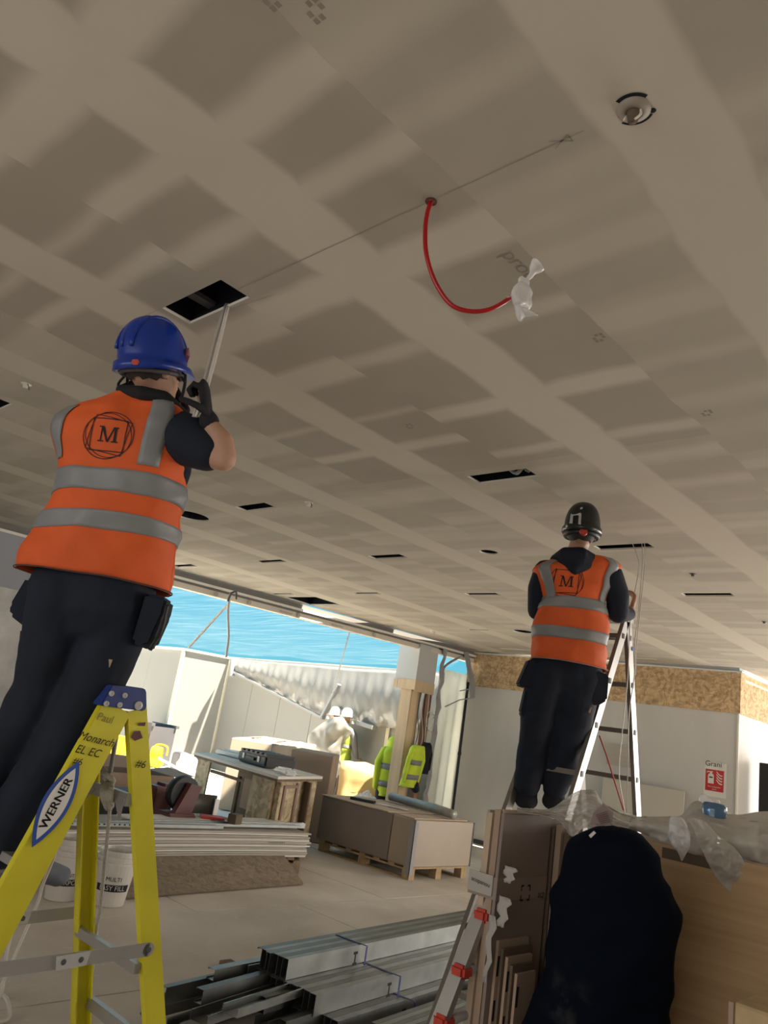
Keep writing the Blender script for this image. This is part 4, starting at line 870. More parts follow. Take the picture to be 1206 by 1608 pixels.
# ================================================================== LADDERS
def rail(parent, a, b, web, fl, M_, inward, name='rail', wdir=V((0, 1, 0))):
    # C-section rail; web lies in the plane of the rail and wdir, flanges point inward
    a, b = V(a), V(b); e = (b-a).normalized(); w = (wdir-e*wdir.dot(e)).normalized(); i_ = V(inward); bm = B(); t = .006
    bar(bm, a, b, 1, 1) if False else None
    def plank(c0, c1, hw, ht, wd, td):
        vs = [bm.verts.new(p+wd*x*hw+td*y*ht) for p in (c0, c1) for x, y in ((-1, -1), (1, -1), (1, 1), (-1, 1))]
        for f in ((3, 2, 1, 0), (4, 5, 6, 7), (0, 1, 5, 4), (1, 2, 6, 5), (2, 3, 7, 6), (3, 0, 4, 7)): bm.faces.new([vs[k] for k in f])
    plank(a, b, web/2, t/2, w, i_)
    for s in (-1, 1): plank(a+w*s*(web/2-t/2)+i_*(fl/2), b+w*s*(web/2-t/2)+i_*(fl/2), t/2, fl/2, w, i_)
    return mesh_obj(name, bm, M_, parent)
XN, XF = -2.665, -3.20
yf = lambda z: 1.487-.332*(1.38-z); yr_ = lambda z: 1.568+.326*(1.38-z)
xn = lambda z: -2.70+.03*(1.38-z); xf = lambda z: -3.06-.12*(1.38-z)
LL = thing('step_ladder', (-2.9, 1.5, 0), 'yellow fibreglass step ladder with blue cap, left foreground', 'ladder')
near_x = lambda z: V((xn(z), 0, 0))
rail(LL, (xn(1.38), yf(1.38), 1.38), (xn(0), yf(0), 0), .118, .034, M_YEL, (-1, 0, 0), 'front_rail')
rail(LL, (xf(1.38), yf(1.38), 1.38), (xf(0), yf(0), 0), .11, .034, M_YEL, (1, 0, 0), 'front_rail')
rail(LL, (xn(1.38), yr_(1.38), 1.38), (xn(0), yr_(0), 0), .078, .03, M_YEL, (-1, 0, 0), 'rear_rail')
rail(LL, (xf(1.38), yr_(1.38)-.01, 1.38), (xf(0), yr_(0)-.05, 0), .07, .04, M_YEL, (1, 0, 0), 'rear_rail')
for z in (.28, .56, .84, 1.12):
    b = B(); box(b, (xf(z)+.006, yf(z)-.015, z-.03), (xn(z)-.04, yf(z)+.05, z)); mesh_obj('step', b, M_ALU, LL)
for z in (.03,):
    for x, y in ((xn(0), yf(0)), (xf(0), yf(0)), (xn(0), yr_(0)), (xf(0), yr_(0)-.05)):
        b = B(); box(b, (x-.03, y-.06, 0), (x+.02, y+.06, .035)); mesh_obj('foot', b, M_BLACK, LL)
cp = [onx(176, 1076, -2.67), onx(227, 1081, -2.67), onx(230.5, 1085, -2.67), onx(231, 1112, -2.67), onx(226, 1117, -2.67), onx(158, 1108, -2.67)]
b = B(); slab(b, cp, (-.43, 0, 0)); bmesh.ops.bevel(b, geom=list(b.edges), offset=.004, segments=2, affect='EDGES'); cap_ = mesh_obj('cap', b, M_BLUE, LL)
for px, py, r in ((175, 1090, .010), (196, 1093, .010), (167, 1106, .010), (188, 1108, .010), (217.5, 1109, .016)):
    b = B(); p = onx(px, py-1, -2.669); lathe(b, [(.001, .004), (r*.5, .004), (r*.5, .006), (r, .003), (r, -.002)], p, 14, V((1, 0, 0))); mesh_obj('rivet', b, M_REFLB, cap_)
def brace(z, y, w=.045):
    b = B(); box(b, (xf(z)+.01, y-.012, z-w), (xn(z)-.008, y+.012, z)); mesh_obj('rear_brace', b, M_ALU, LL)
    for s in ((0, 1) if z > .8 else ()):
        b = B(); slab(b, [(xf(z)+.02+.06*s*0, y-.014, z-.02), (xf(z)+.16, y-.014, z-.02), (xf(z)+.02, y-.014, z-.13)] if s == 0 else [(xn(z)-.02, y-.014, z-.02), (xn(z)-.10, y-.014, z-.02), (xn(z)-.02, y-.014, z-.10)], (0, .003, 0)); mesh_obj('gusset', b, M_ALU, LL)
pz = onx(209, 1248, -2.68); brace(pz.z, pz.y); pz = onx(222, 1516, -2.66); brace(pz.z, pz.y, .035); brace(.22, yr_(.22))
def spreader(x, pa, pb, pm, out):
    A_, B_ = onx(*pa, x), onx(*pb, x); b = B(); bar(b, A_, B_, .004, .046, V((0, 0, 1))); lathe(b, [(.001, .002), (.023, .002), (.023, -.002), (.001, -.002)], A_, 14, V((1, 0, 0))); s_ = mesh_obj('spreader', b, M_ALU, LL)
    m_ = onx(*pm, x); d = (A_-B_).normalized(); u = V((0, 0, 1)); b = B(); slab(b, [m_-d*.06+u*.020+V((out, 0, 0)), m_+d*.062+u*.024+V((out, 0, 0)), m_+d*.055-u*.020+V((out, 0, 0)), m_-d*.05-u*.024+V((out, 0, 0))], (.004, 0, 0)); pl = mesh_obj('hinge_plate', b, M_REFLB, s_)
    for k in (-.03, .032):
        b = B(); lathe(b, [(.001, .007), (.006, .007), (.010, .004), (.010, 0)], m_+d*k+V((out, 0, 0)), 10, V((1, 0, 0))); mesh_obj('rivet', b, M_DKGREY, s_)
    b = B(); lathe(b, [(.001, .006), (.007, .006), (.010, .003), (.010, 0)], A_+V((.002, 0, 0)), 10, V((1, 0, 0))); mesh_obj('rivet', b, M_DKGREY, s_)
spreader(-2.64, (233, 1491), (-10, 1524), (112, 1508), .003)
spreader(-3.20, (133, 1431), (-10, 1447), (22, 1443), .003)
# label and handwriting on the near front rail
pc = onx(88, 1261, xn(.9)+.004); ev = V((-.03, .332, 1)).normalized(); wv = V((0, -1, 0)); wv = (wv-ev*wv.dot(ev)).normalized(); nv_ = ev.cross(wv).normalized()
if nv_.x < 0: nv_ = -nv_
def lens(b, L_, W_, off, mi):
    pts = []; n = 16
    for i in range(n+1): t = -1+2*i/n; pts.append(pc+ev*t*L_+wv*W_*(1-t*t)+nv_*off)
    for i in range(1, n): t = 1-2*i/n; pts.append(pc+ev*t*L_-wv*W_*(1-t*t)+nv_*off)
    flat_poly(b, pts, mi)
b = B(); lens(b, .150, .052, .0015, 0); lens(b, .124, .038, .0024, 1); [text_bm(b, 'WERNER', pc+nv_*.003+ev*q_*.0008, ev, wv, .043, .0005, 2) for q_ in (-1.5, -.5, .5, 1.5)]
for f in b.faces: f.normal_update()
st = mesh_obj('maker_label', b, [M_BLUEL, M_WHITE, M_INK], LL, fixn=False)
for v in st.data.vertices: pass
b = B(); 
for s, px, py, sz, sh in (('Monarch', 151, 1161, .040, .35), ('EL EC', 138, 1180, .040, .25), ('#6', 122, 1196, .034, .1)): text_bm(b, s, onx(px, py, xn(1.1)+.0045), (0, 1, -.12), (0, .12, 1), sz, .0006, 0, sh)
text_bm(b, '#6', onx(221, 1200, xn(1.1)+.0045), (0, 1, -.1), (0, .1, 1), .04, .0006, 0, .1)
mesh_obj('handwriting', b, M_INK, LL, fixn=False)
b = B(); text_bm(b, 'Paul', onx(165, 1128, xn(1.3)+.0045), (0, 1, -.12), (0, .12, 1), .04, .0006, 0, .1); mesh_obj('faint_writing', b, mat('faint_ink', (.30, .26, .05), .8), LL, fixn=False)
b = B(); p = onx(214, 1154, xn(1.2)+.0045); flat_poly(b, [p+V((0, y, z)) for y, z in ((-.02, -.01), (.0, -.022), (.03, -.008), (.012, .016), (-.012, .012))]); p = onx(217, 1137, xn(1.2)+.0045); flat_poly(b, [p+V((0, y, z)) for y, z in ((0, -.006), (.03, -.004), (.03, .01), (0, .004))]); mesh_obj('paint_chip', b, M_MAROON, LL, fixn=False)

RL = thing('aluminium_ladder', (-2.4, 4.3, 0), 'tall silver A-frame ladder the black-helmeted worker stands on', 'ladder')
XR = -2.2
yR = lambda z: 4.517+.265*(2.339-z); yL = lambda z: 4.50-.45*(2.339-z)
for k, yfn in enumerate((yL, yR)):
    for x, inn in ((XR, -1), (XR-.40, 1)):
        b = B(); a, c = V((x, yfn(2.36), 2.36)), V((x, yfn(0), 0)); e_ = (c-a).normalized(); w = (V((0, 1, 0))-e_*e_.y).normalized()
        vs = [b.verts.new(p+w*s*.031+V((inn*t*.026, 0, 0))) for p in (a, c) for s, t in ((-1, 0), (1, 0), (1, 1), (-1, 1))]
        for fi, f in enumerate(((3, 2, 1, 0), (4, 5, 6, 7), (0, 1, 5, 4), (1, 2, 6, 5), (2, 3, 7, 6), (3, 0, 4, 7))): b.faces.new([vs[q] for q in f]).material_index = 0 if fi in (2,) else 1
        mesh_obj('rail', b, [M_ALU, M_ALUD], RL)
plR = [(993.6, 1004), (997.6, 1078), (1001.8, 1151.7), (1006, 1226)]; plL = [(973, 996.5), (955, 1068), (938, 1139), (919, 1216)]
zR = [onx(x, y, XR).z for x, y in plR]; zL = [onx(x, y, XR).z for x, y in plL]
for zz, yfn in ((zR, yR), (zL, yL)):
    d = (zz[0]-zz[-1])/3; k = zz[-1]
    while k > .25: k -= d; zz.append(k)
    for z in zz:
        if z < .1: continue
        b = B(); box(b, (XR-.38, yfn(z)-.016, z-.014), (XR-.02, yfn(z)+.016, z+.014)); mesh_obj('rung', b, M_ALUD, RL)
        b = B(); box(b, (XR-.001, yfn(z)-.012, z-.016), (XR+.004, yfn(z)+.012, z+.016)); mesh_obj('rung_end', b, M_BLACK, RL)
b = B(); p = onx(993.5, 1019, XR+.002); lathe(b, [(.001, .002), (.014, .002), (.014, 0)], p, 14, V((1, 0, 0))); mesh_obj('round_sticker', b, M_BLUEL, RL)
b = B(); box(b, (XR-.42, 4.46, 2.33), (XR+.004, 4.57, 2.40)); mesh_obj('top_hinge', b, M_ALU, RL)

TL = thing('telescopic_ladder', (-1.75, 2.2, 0), 'folded telescopic ladder with red collars leaning on the standing boards', 'ladder')
ra, rb = at(768, 1400, 2.62), at(690, 1606, 2.42); dd = (rb-ra).normalized(); rfoot = ra+dd*((ra.z-.02)/-dd.z)
cr_ = [at(757, 1436, 2.585), at(722, 1523, 2.50), at(694, 1602, 2.43)]
b = B(); bar(b, ra, rfoot, .026, .050, V((1, 0, 0))); mesh_obj('stile', b, M_ALU, TL)
ofs = V((-.02, .34, .0)); b = B(); bar(b, ra+ofs, rfoot+ofs, .026, .050, V((1, 0, 0))); mesh_obj('stile', b, M_ALU, TL)
for c in cr_:
    b = B(); cbox(b, c+V((.008, 0, 0)), (.055, .062, .042)); bmesh.ops.bevel(b, geom=list(b.edges), offset=.010, segments=2, affect='EDGES'); mesh_obj('collar', b, M_REDP, TL)
    b = B(); tube(b, [c+V((.01, .03, 0)), c+ofs], .016, 10); mesh_obj('rung', b, M_ALU, TL, smooth=True)

# ================================================================== PEOPLE
def hand(bm, w, d, pn, th, curl=1.0, s=1.0):
    d, pn, th = V(d).normalized(), V(pn), V(th); pn = (pn-d*pn.dot(d)).normalized(); th = (th-d*th.dot(d)-pn*th.dot(pn)).normalized(); w = V(w)
    rtube(bm, [w, w+d*.045*s, w+d*.088*s], [.026*s, .035*s, .037*s], 12, [(1.0, .6), (1.12, .45), (1.12, .42)], pn)
    for o, L_ in ((.030, .070), (.010, .080), (-.010, .074), (-.030, .058)):
        p = w+d*.088*s+th*o*s; pts = [p-d*.015*s, p]; a = 0
        for k, seg in enumerate((.45, .32, .26)):
            a += curl*(.45, .75, .6)[k]; p = p+(d*math.cos(a)+pn*math.sin(a))*L_*seg*s; pts.append(p)
        rtube(bm, pts, [.0095*s, .0095*s, .009*s, .0085*s, .0075*s], 8)
    p = w+d*.022*s+th*.026*s; q = p+(d*.55+th*.75+pn*.25*curl).normalized()*.036*s; r = q+(d*.8+th*.25*(1-curl)+pn*.7*curl).normalized()*.032*s; t = r+(d*.7-th*.3*curl+pn*.8*curl).normalized()*.024*s
    rtube(bm, [p, q, r, t], [.0135*s, .0115*s, .0105*s, .009*s], 8)
def fmat(c, az, pitch=0, roll=0):
    return Matrix.Translation(c) @ Matrix.Rotation(az-math.pi/2, 4, 'Z') @ Matrix.Rotation(pitch, 4, 'X') @ Matrix.Rotation(roll, 4, 'Y')
def head(bm, M_, s=1.0):
    R3 = M_.to_3x3()
    def at_(x, y, z): return M_ @ V((x*s, y*s, z*s))
    ico(bm, at_(0, -.012, .02), s, (.076, .096, .098), R3, 3); ico(bm, at_(0, .030, -.045), s, (.058, .062, .070), R3, 2)
    ico(bm, at_(0, .068, -.088), s, (.026, .020, .018), R3, 2)
    tube(bm, [at_(0, .078, .022), at_(0, .104, -.018), at_(0, .088, -.030)], [.010*s, .016*s, .012*s], 8)
    for k in (-1, 1):
        ico(bm, at_(k*.078, -.008, -.010), s, (.010, .020, .032), R3, 2); ico(bm, at_(k*.032, .074, .022), s, (.024, .012, .008), R3, 1)
    tube(bm, [at_(-.026, .080, -.055), at_(0, .090, -.053), at_(.026, .080, -.055)], [.007*s]*3, 6)
def face_bits(M_, parent, s=1.0):
    R3 = M_.to_3x3()
    for k in (-1, 1):
        b = B(); ico(b, M_ @ V((k*.032*s, .082*s, .006*s)), .0115*s, (1, .7, .8), R3, 2); e_ = mesh_obj('eye', b, M_PAPER, parent, smooth=True)
        b = B(); ico(b, M_ @ V((k*.032*s, .0895*s, .006*s)), .0052*s, (1, .4, 1), R3, 1); mesh_obj('iris', b, M_BROWNCL, e_, smooth=True)
def hair(M_, parent, s=1.0, low=-.07):
    b = B(); R3 = M_.to_3x3(); ico(b, (0, 0, 0), 1, sub=4)
    kill = [v for v in b.verts if (v.co.y > .25 and v.co.z < .45) or (v.co.z < low/.10)]
    bmesh.ops.delete(b, geom=kill, context='VERTS')
    for v in b.verts: v.co = M_ @ (V((v.co.x*.0815, v.co.y*.101-.013, v.co.z*.104+.018))*s)
    return mesh_obj('hair', b, M_HAIR, parent, smooth=True)
def shell(M_, w, l, h, kind, bmn=40):
    # helmet shell in head space: dome, brim band and rear/front peaks
    b = B(); rows = 14; G = []
    for i in range(rows+1):
        ph = math.pi/2*i/rows; r = math.cos(ph)**.72; z = math.sin(ph)**.95
        ring = []
        for k in range(bmn):
            a = 2*math.pi*k/bmn; x, y = math.cos(a)*r*w, math.sin(a)*r*l
            rid = 1+(.018 if kind == 'ridge' and abs(math.cos(a)) < .35 and i > 2 else 0)
            ring.append(b.verts.new(M_ @ V((x*rid, y*rid, z*h*rid))))
        G.append(ring)
    for p, q in zip(G, G[1:]):
        for k in range(bmn): b.faces.new((p[k], p[(k+1) % bmn], q[(k+1) % bmn], q[k]))
    # brim
    R1 = []; R2 = []; R3_ = []
    for k in range(bmn):
        a = 2*math.pi*k/bmn; c, s = math.cos(a), math.sin(a); pk = max(0, s)**4*.040+max(0, -s)**4*.008
        R1.append(b.verts.new(M_ @ V((c*(w+.010), s*(l+.010+pk*.4), -.004)))); R2.append(b.verts.new(M_ @ V((c*(w+.013), s*(l+.012+pk), -.030-.010*max(0, -s))))); R3_.append(b.verts.new(M_ @ V((c*(w-.004), s*(l-.004), -.026-.012*max(0, -s)))))
    for p, q in ((R1, G[0]), (R2, R1), (R3_, R2)):
        for k in range(bmn): b.faces.new((p[k], p[(k+1) % bmn], q[(k+1) % bmn], q[k]))
    return b

class Vest:
    def __init__(s, rings, F, e=2.3): s.r = rings; s.F = V(F); s.e = e; s.n = len(rings)
    def ring(s, v):
        x = max(0, min(.9999, v))*(s.n-1); i = int(x); t = x-i; g = lambda j: s.r[max(0, min(s.n-1, j))]
        def cm(k):
            a, b, c, d = (g(i-1)[k], g(i)[k], g(i+1)[k], g(i+2)[k]); return .5*((2*b)+(c-a)*t+(2*a-5*b+4*c-d)*t*t+(3*b-a-3*c+d)*t**3)
        return cm(0), cm(1), cm(2)
    def pt(s, th, v, off=0, wr=1):
        L_, R_, bd = s.ring(v); c = (L_+R_)/2; A_ = (R_-L_)/2; co, si = math.cos(th), math.sin(th); e = s.e
        x = math.copysign(abs(co)**(2/e), co); y = math.copysign(abs(si)**(2/e), si); p = c+A_*x-s.F*bd*y
        n_ = (A_.normalized()*x*bd-s.F*y*A_.length).normalized()
        w = wr*(noise.noise(p*5)*.016+noise.noise(V((p.x*9+p.z*7, p.y*9, p.z*5-p.x*6)))*.010+(.25-abs(noise.noise(V((p.x*3.2+p.z*2, p.y*3.2, p.z*7-p.x*3)))))*.035)
        return p+n_*(off+w)
    def mesh(s, name, M_, parent, nv=44, nt=72, v0=0, v1=1, th0=0, th1=2*math.pi, off=0, thk=.004):
        G = [[s.pt(th0+(th1-th0)*j/nt, v0+(v1-v0)*i/nv, off) for j in range(nt+1)] for i in range(nv+1)]
        b = B(); solidify_grid(b, G, thk if False else .003); 
        return mesh_obj(name, b, M_, parent, smooth=True)
    def vstrip(s, M_, parent, sa, sb, v0, v1, off=.004, name='reflective_strip'):
        # sa, sb: lateral fraction at bottom / top (left edge, right edge)
        G = []; n = 26
        for i in range(n+1):
            t = i/n; v = v0+(v1-v0)*t; row = []
            for j in range(5):
                q = j/4; x = (sa[0]*(1-t)+sb[0]*t)*(1-q)+(sa[1]*(1-t)+sb[1]*t)*q; x = max(-.99, min(.99, x)); th = math.acos(math.copysign(abs(x)**(s.e/2), x)); row.append(s.pt(th, v, off))
            G.append(row)
        b = B(); solidify_grid(b, G, .002); return mesh_obj(name, b, M_, parent, smooth=True)
def emblem(vest_o, parent, c, X, Y, F, S, clip=None):
    bv = BVHTree.FromObject(vest_o, bpy.context.evaluated_depsgraph_get()); b = B(); MW = vest_o.matrix_world
    def proj(x, y):
        o = c+X*x*S+Y*y*S-F*.6; h = bv.ray_cast(o, F)
        return (h[0] if h[0] is not None else c+X*x*S+Y*y*S)-F*.0035
    def stroke(pts, w, closed=True):
        P = [V((p[0], p[1], 0)) for p in pts]
        if closed: P.append(P[0])
        Q = []
        for a, d in zip(P, P[1:]):
            k = max(1, int((d-a).length/.12)); Q += [a.lerp(d, i/k) for i in range(k)]
        Q.append(P[-1]); E1 = []; E2 = []
        for i, p in enumerate(Q):
            d = (Q[min(i+1, len(Q)-1)]-Q[max(0, i-1)]).normalized(); n_ = V((-d.y, d.x, 0))*w/2; E1.append(p+n_); E2.append(p-n_)
        for i in range(len(Q)-1):
            q = [E1[i], E1[i+1], E2[i+1], E2[i]]
            if clip and min(v.y for v in q) > clip: continue
            flat_poly(b, [proj(v.x, v.y) for v in q])
    circ = lambda rx, ry, rot: [(rx*math.cos(t)*math.cos(rot)-ry*math.sin(t)*math.sin(rot), rx*math.cos(t)*math.sin(rot)+ry*math.sin(t)*math.cos(rot)) for t in [i*2*math.pi/44 for i in range(44)]]
    stroke(circ(1.0, .92, .3), .03); stroke(circ(.95, .84, -.5), .025)
    sq = lambda r, a, dx=0: [(dx+r*math.cos(a+k*math.pi/2+math.pi/4)*1.414, r*math.sin(a+k*math.pi/2+math.pi/4)*1.3) for k in range(4)]
    stroke(sq(.68, .0), .035); stroke(sq(.74, -.16), .03)
    for pts in ([(-.40, -.30), (-.16, -.30), (-.16, -.25), (-.40, -.25)], [(-.31, -.27), (-.26, -.27), (-.24, .30), (-.30, .30)], [(-.40, .28), (-.20, .28), (-.22, .33), (-.40, .33)], [(-.31, .32), (-.19, .32), (.04, -.30), (-.03, -.30)],
                [(-.03, -.30), (.04, -.30), (.26, .32), (.20, .32)], [(.20, .28), (.40, .28), (.40, .33), (.20, .33)], [(.24, .30), (.34, .30), (.36, -.27), (.25, -.27)], [(.16, -.30), (.44, -.30), (.44, -.25), (.16, -.25)]):
        flat_poly(b, [proj(x*.95, y*.95) for x, y in pts])
    return mesh_obj('printed_emblem', b, M_INK, parent, fixn=False)

FH = V((fw.x, fw.y, 0)).normalized()     # level direction away from the camera
RH = V((RT.x, RT.y, 0)).normalized()
# ---------------- worker on the yellow ladder
DL = 2.93
PL = thing('person', (-2.95, 1.25, .84), 'worker in blue helmet and orange vest on the yellow ladder', 'person')
A3 = lambda x, y, d=DL: at(x, y, d)
fL = V((-.30, .95, 0)).normalized()      # the way he faces
hM = fmat(A3(243, 583), math.radians(97), .30, .05); hs = 1.06
b = B(); head(b, hM, hs)
rtube(b, [A3(240, 600), A3(228, 632), A3(212, 665)], [.052, .058, .075], 14)
core = [(210, 668, .07), (200, 700, .09), (190, 760, .10), (175, 820, .10), (165, 880, .10), (158, 930, .095)]
rtube(b, [A3(x, y) for x, y, r in core], [r for _, _, r in core], 16, [(1.3, .75)]*6)
ELB = A3(352, 722, DL-.12); HND = A3(328, 664, DL-.10)
rtube(b, [A3(288, 680, DL-.05), A3(322, 708, DL-.10), ELB], [.062, .055, .047], 14)
rtube(b, [ELB, A3(349, 692, DL-.11), HND], [.047, .042, .030], 14)
lsh, lel, lha = A3(122, 676)+FH*.06, A3(110, 735)+FH*.30, A3(200, 690)+FH*.42
rtube(b, [lsh, lel], [.045, .04], 12); rtube(b, [lel, lha], [.045, .03], 12); hand(b, lha, A3(240, 660)+FH*.45-lha, (0, 0, 1), FH, .8)
for pts in ([(190, 950, .09), (160, 1040, .08), (105, 1140, .06), (45, 1235, .055), (-18, 1305, .04)], [(100, 945, .09), (72, 1040, .08), (25, 1140, .06), (-30, 1235, .055), (-66, 1305, .04)]):
    rtube(b, [A3(x, y) for x, y, r in pts], [r for _, _, r in pts], 12)
union('body', b, M_SKIN, PL, .0085, 5); face_bits(hM, PL, hs); hair(hM, PL, hs, -.062)
# gloved hand closed round the cables
b = B(); gw = A3(327, 658, DL-.10); gd = (A3(322, 620, DL-.11)-gw); hand(b, gw, gd, -RH-FH*.1, -FH+RH*.2, 1.95, 1.22); rtube(b, [A3(329, 664, DL-.10), gw], [.038, .036], 12)
union('glove', b, M_BLKCL, PL, .005, 3)
# t-shirt sleeve and collar
b = B(); rtube(b, [A3(281, 688, DL-.02), A3(300, 694, DL-.06), A3(325, 711, DL-.10)], [.108, .098, .074], 16); rtube(b, [A3(276, 700, DL+.02), A3(280, 745, DL), A3(281, 775, DL+.02)], [.07, .05, .02], 12)
union('t_shirt_sleeve', b, M_NAVYT, PL, .01, 6); b = B(); rtube(b, [A3(118, 680)+FH*.06, A3(116, 720)+FH*.2], [.065, .065], 14); union('t_shirt_sleeve', b, M_NAVYT, PL, .01, 6)
b = B(); rtube(b, [A3(190, 612, DL-.03), A3(222, 617, DL-.09), A3(258, 625, DL-.06), A3(285, 650, DL-.02), A3(297, 672, DL+.02)], [.022, .028, .030, .026, .018], 10); rtube(b, [A3(190, 612), A3(215, 600, DL+.12), A3(275, 612, DL+.10), A3(292, 645, DL+.06)], [.02]*4, 10)
union('collar', b, M_BLKCL, PL, .008, 5)
rg = [((36, 896), (263, 932), .19), ((42, 868), (268, 893), .19), ((58, 840), (275, 862), .18), ((72, 808), (283, 832), .17), ((81, 786), (286, 808), .165), ((88, 755), (289, 778), .16), ((94, 728), (291, 744), .155), ((92, 700), (296, 710), .15),
      ((88, 676), (301, 682), .145), ((90, 661), (300, 664), .125), ((112, 645), (290, 648), .105), ((150, 630), (277, 634), .085), ((180, 618), (262, 623), .075)]
vL = Vest([(A3(*l), A3(*r), bd) for l, r, bd in rg], FH)
vo = vL.mesh('vest', M_ORANGE, PL)
for va, vb in ((3.05/12*.985, 2.0/12*1.07), (5.35/12, 4.25/12)): vL.mesh('reflective_band', M_REFL, PL, nv=6, nt=72, v0=vb, v1=va, off=.004)
vL.vstrip(M_REFL, PL, (.40, .68), (.55, .86), .47, .86); vL.vstrip(M_REFL, PL, (-.90, -.78), (-.86, -.60), .49, .80)
b = B(); G = [[vL.pt(th, v, .006) for v in (.0, .008)] for th in [2*math.pi*k/60 for k in range(61)]]; solidify_grid(b, G, .002); mesh_obj('hem_binding', b, M_BROWNCL, PL)
emblem(vo, PL, A3(170, 683, DL-.15), (A3(180, 684)-A3(160, 681.5)).normalized(), V((.0, .0, 1))*1.0, FH, .093)
# trousers, pouches, boots
b = B()
tr = lambda L_, k=1: rtube(b, [A3(x, y, DL-(k-1)*max(0, y-1000)/100) for x, y, r in L_], [r for _, _, r in L_], 16)
tr([(190, 925, .135), (178, 1000, .118), (150, 1070, .108), (108, 1150, .100), (55, 1230, .100), (14, 1300, .10), (4, 1330, .085)], 1.05); tr([(108, 915, .135), (85, 1000, .122), (66, 1080, .108), (30, 1150, .100), (-25, 1230, .098), (-56, 1300, .095), (-62, 1325, .085)])
rtube(b, [A3(158, 850), A3(155, 890), A3(150, 950)], [.12, .15, .165], 18, [(1.5, .9), (1.42, .9), (1.3, .85)])
tq = union('trousers', b, M_NAVY, PL, .012, 6)
for v in tq.data.vertices: v.co += v.normal*(noise.noise(v.co*7)*.010+noise.noise(V((v.co.x*4, v.co.y*4, v.co.z*16)))*.005)
def slabpart(nm, pts, d, th, M_, par, bev=.012):
    b = B(); slab(b, [A3(x, y, d) for x, y in pts], FH*th); bmesh.ops.bevel(b, geom=list(b.edges), offset=bev, segments=2, affect='EDGES'); return mesh_obj(nm, b, M_, par, smooth=False)
slabpart('holster_pocket', [(40, 905), (80, 915), (75, 985), (38, 985), (13, 965), (14, 948)], DL-.06, .12, M_NAVY, PL)
slabpart('holster_pocket', [(228, 930), (262, 938), (256, 965), (235, 1012), (222, 1017), (205, 1008)], DL-.10, .13, M_NAVY, PL)
slabpart('thigh_pocket', [(30, 985), (60, 985), (50, 1100), (15, 1092), (26, 1040)], DL-.03, .08, M_NAVY, PL)
b = B(); tube(b, smooth_path([A3(262, 950, DL-.08), A3(257, 970, DL-.08), A3(249, 995, DL-.08), A3(235, 1020, DL-.08)]), [.010]*6+[.013]*8+[.009]*5, 8); mesh_obj('plier_handle', b, M_BLACK, PL, smooth=True)
b = B(); slab(b, [A3(*q, DL-.115) for q in ((167, 1046), (171, 1035), (176, 1036), (172, 1048))], FH*.01); mesh_obj('fabric_tab', b, M_CARD, PL)
for cx, az_, nm in (((-.0, 1300), 100, 1), ((-62, 1300), 108, 2)):
    p = A3(*cx); z0 = .842; f_ = V((math.cos(math.radians(az_)), math.sin(math.radians(az_)), 0)); c_ = V((p.x, 1.215, z0))
    if nm == 2: c_.x = -3.0
    b = B(); rtube(b, [c_+V((0, 0, .16))-f_*.05, c_+V((0, 0, .055))-f_*.055], [.055, .05], 14); rtube(b, [c_+V((0, 0, .05))-f_*.07, c_+V((0, 0, .05))+f_*.06, c_+V((0, 0, .042))+f_*.14], [.048, .05, .040], 14, [(1, .95), (1, .9), (1.05, .85)])
    for v in b.verts: v.co.z = max(v.co.z, z0)
    union('boot', b, M_BLKCL, PL, .009, 4)
# helmet with band, badge, chin straps
HM = hM @ Matrix.Translation((0, -.010, .022)); HL = thing('safety_helmet', hM.translation, 'dusty blue safety helmet on the worker on the yellow ladder', 'helmet')
hb = shell(HM, .113, .138, .178, 'ridge'); sh = mesh_obj('shell', hb, M_HELM, HL, smooth=True)
for k in (-.045, 0, .045):
    b = B(); tube(b, [HM @ V((k, math.cos(t)*-.143*(1-abs(k)*1.2), math.sin(t)*.181*(1-abs(k)*.8))) for t in [math.pi*i/24 for i in range(2, 23)]], .007, 6); mesh_obj('ridge', b, M_HELM, HL, smooth=True)
b = B(); tube(b, [HM @ V((math.cos(t)*.098, math.sin(t)*.122, -.038)) for t in [2*math.pi*i/32 for i in range(33)]], .010, 6, False); mesh_obj('headband', b, M_DKGREY, HL, smooth=True)
b = B(); p = [A3(*q) for q in ((207, 563), (218, 563), (218, 574), (207, 573))]
bv = BVHTree.FromObject(sh, bpy.context.evaluated_depsgraph_get())
def oncast(px, py, o=.003):
    d = ray(px, py).normalized(); h = bv.ray_cast(CAM, d); return (h[0] if h[0] is not None else A3(px, py))-d*o
def decal(nm, poly, M_, par):
    b = B(); c = V((sum(p[0] for p in poly)/len(poly), sum(p[1] for p in poly)/len(poly), 0)); P = [oncast(*p) for p in poly]; cc_ = b.verts.new(oncast(c.x, c.y)); vs = [b.verts.new(p) for p in P]
    for i in range(len(vs)): b.faces.new((vs[i], vs[(i+1) % len(vs)], cc_))
    return mesh_obj(nm, b, M_, par, fixn=False)
decal('badge', [(206, 568), (209, 564), (216, 564), (219, 568), (216, 573), (209, 573)], M_REDP, HL)
decal('badge', [(291, 548), (297, 546), (298, 560), (294, 570), (291, 560)], mat('pale_red', (.45, .16, .18), .5), HL)
b = B(); tube(b, smooth_path([A3(197, 589, DL), A3(186, 603, DL+.02), A3(190, 615, DL+.04), A3(198, 612, DL+.05)]), .0055, 6); tube(b, smooth_path([A3(200, 592, DL+.02), A3(200, 612, DL+.05)]), .006, 6); mesh_obj('chin_strap', b, M_BLKCL, HL)
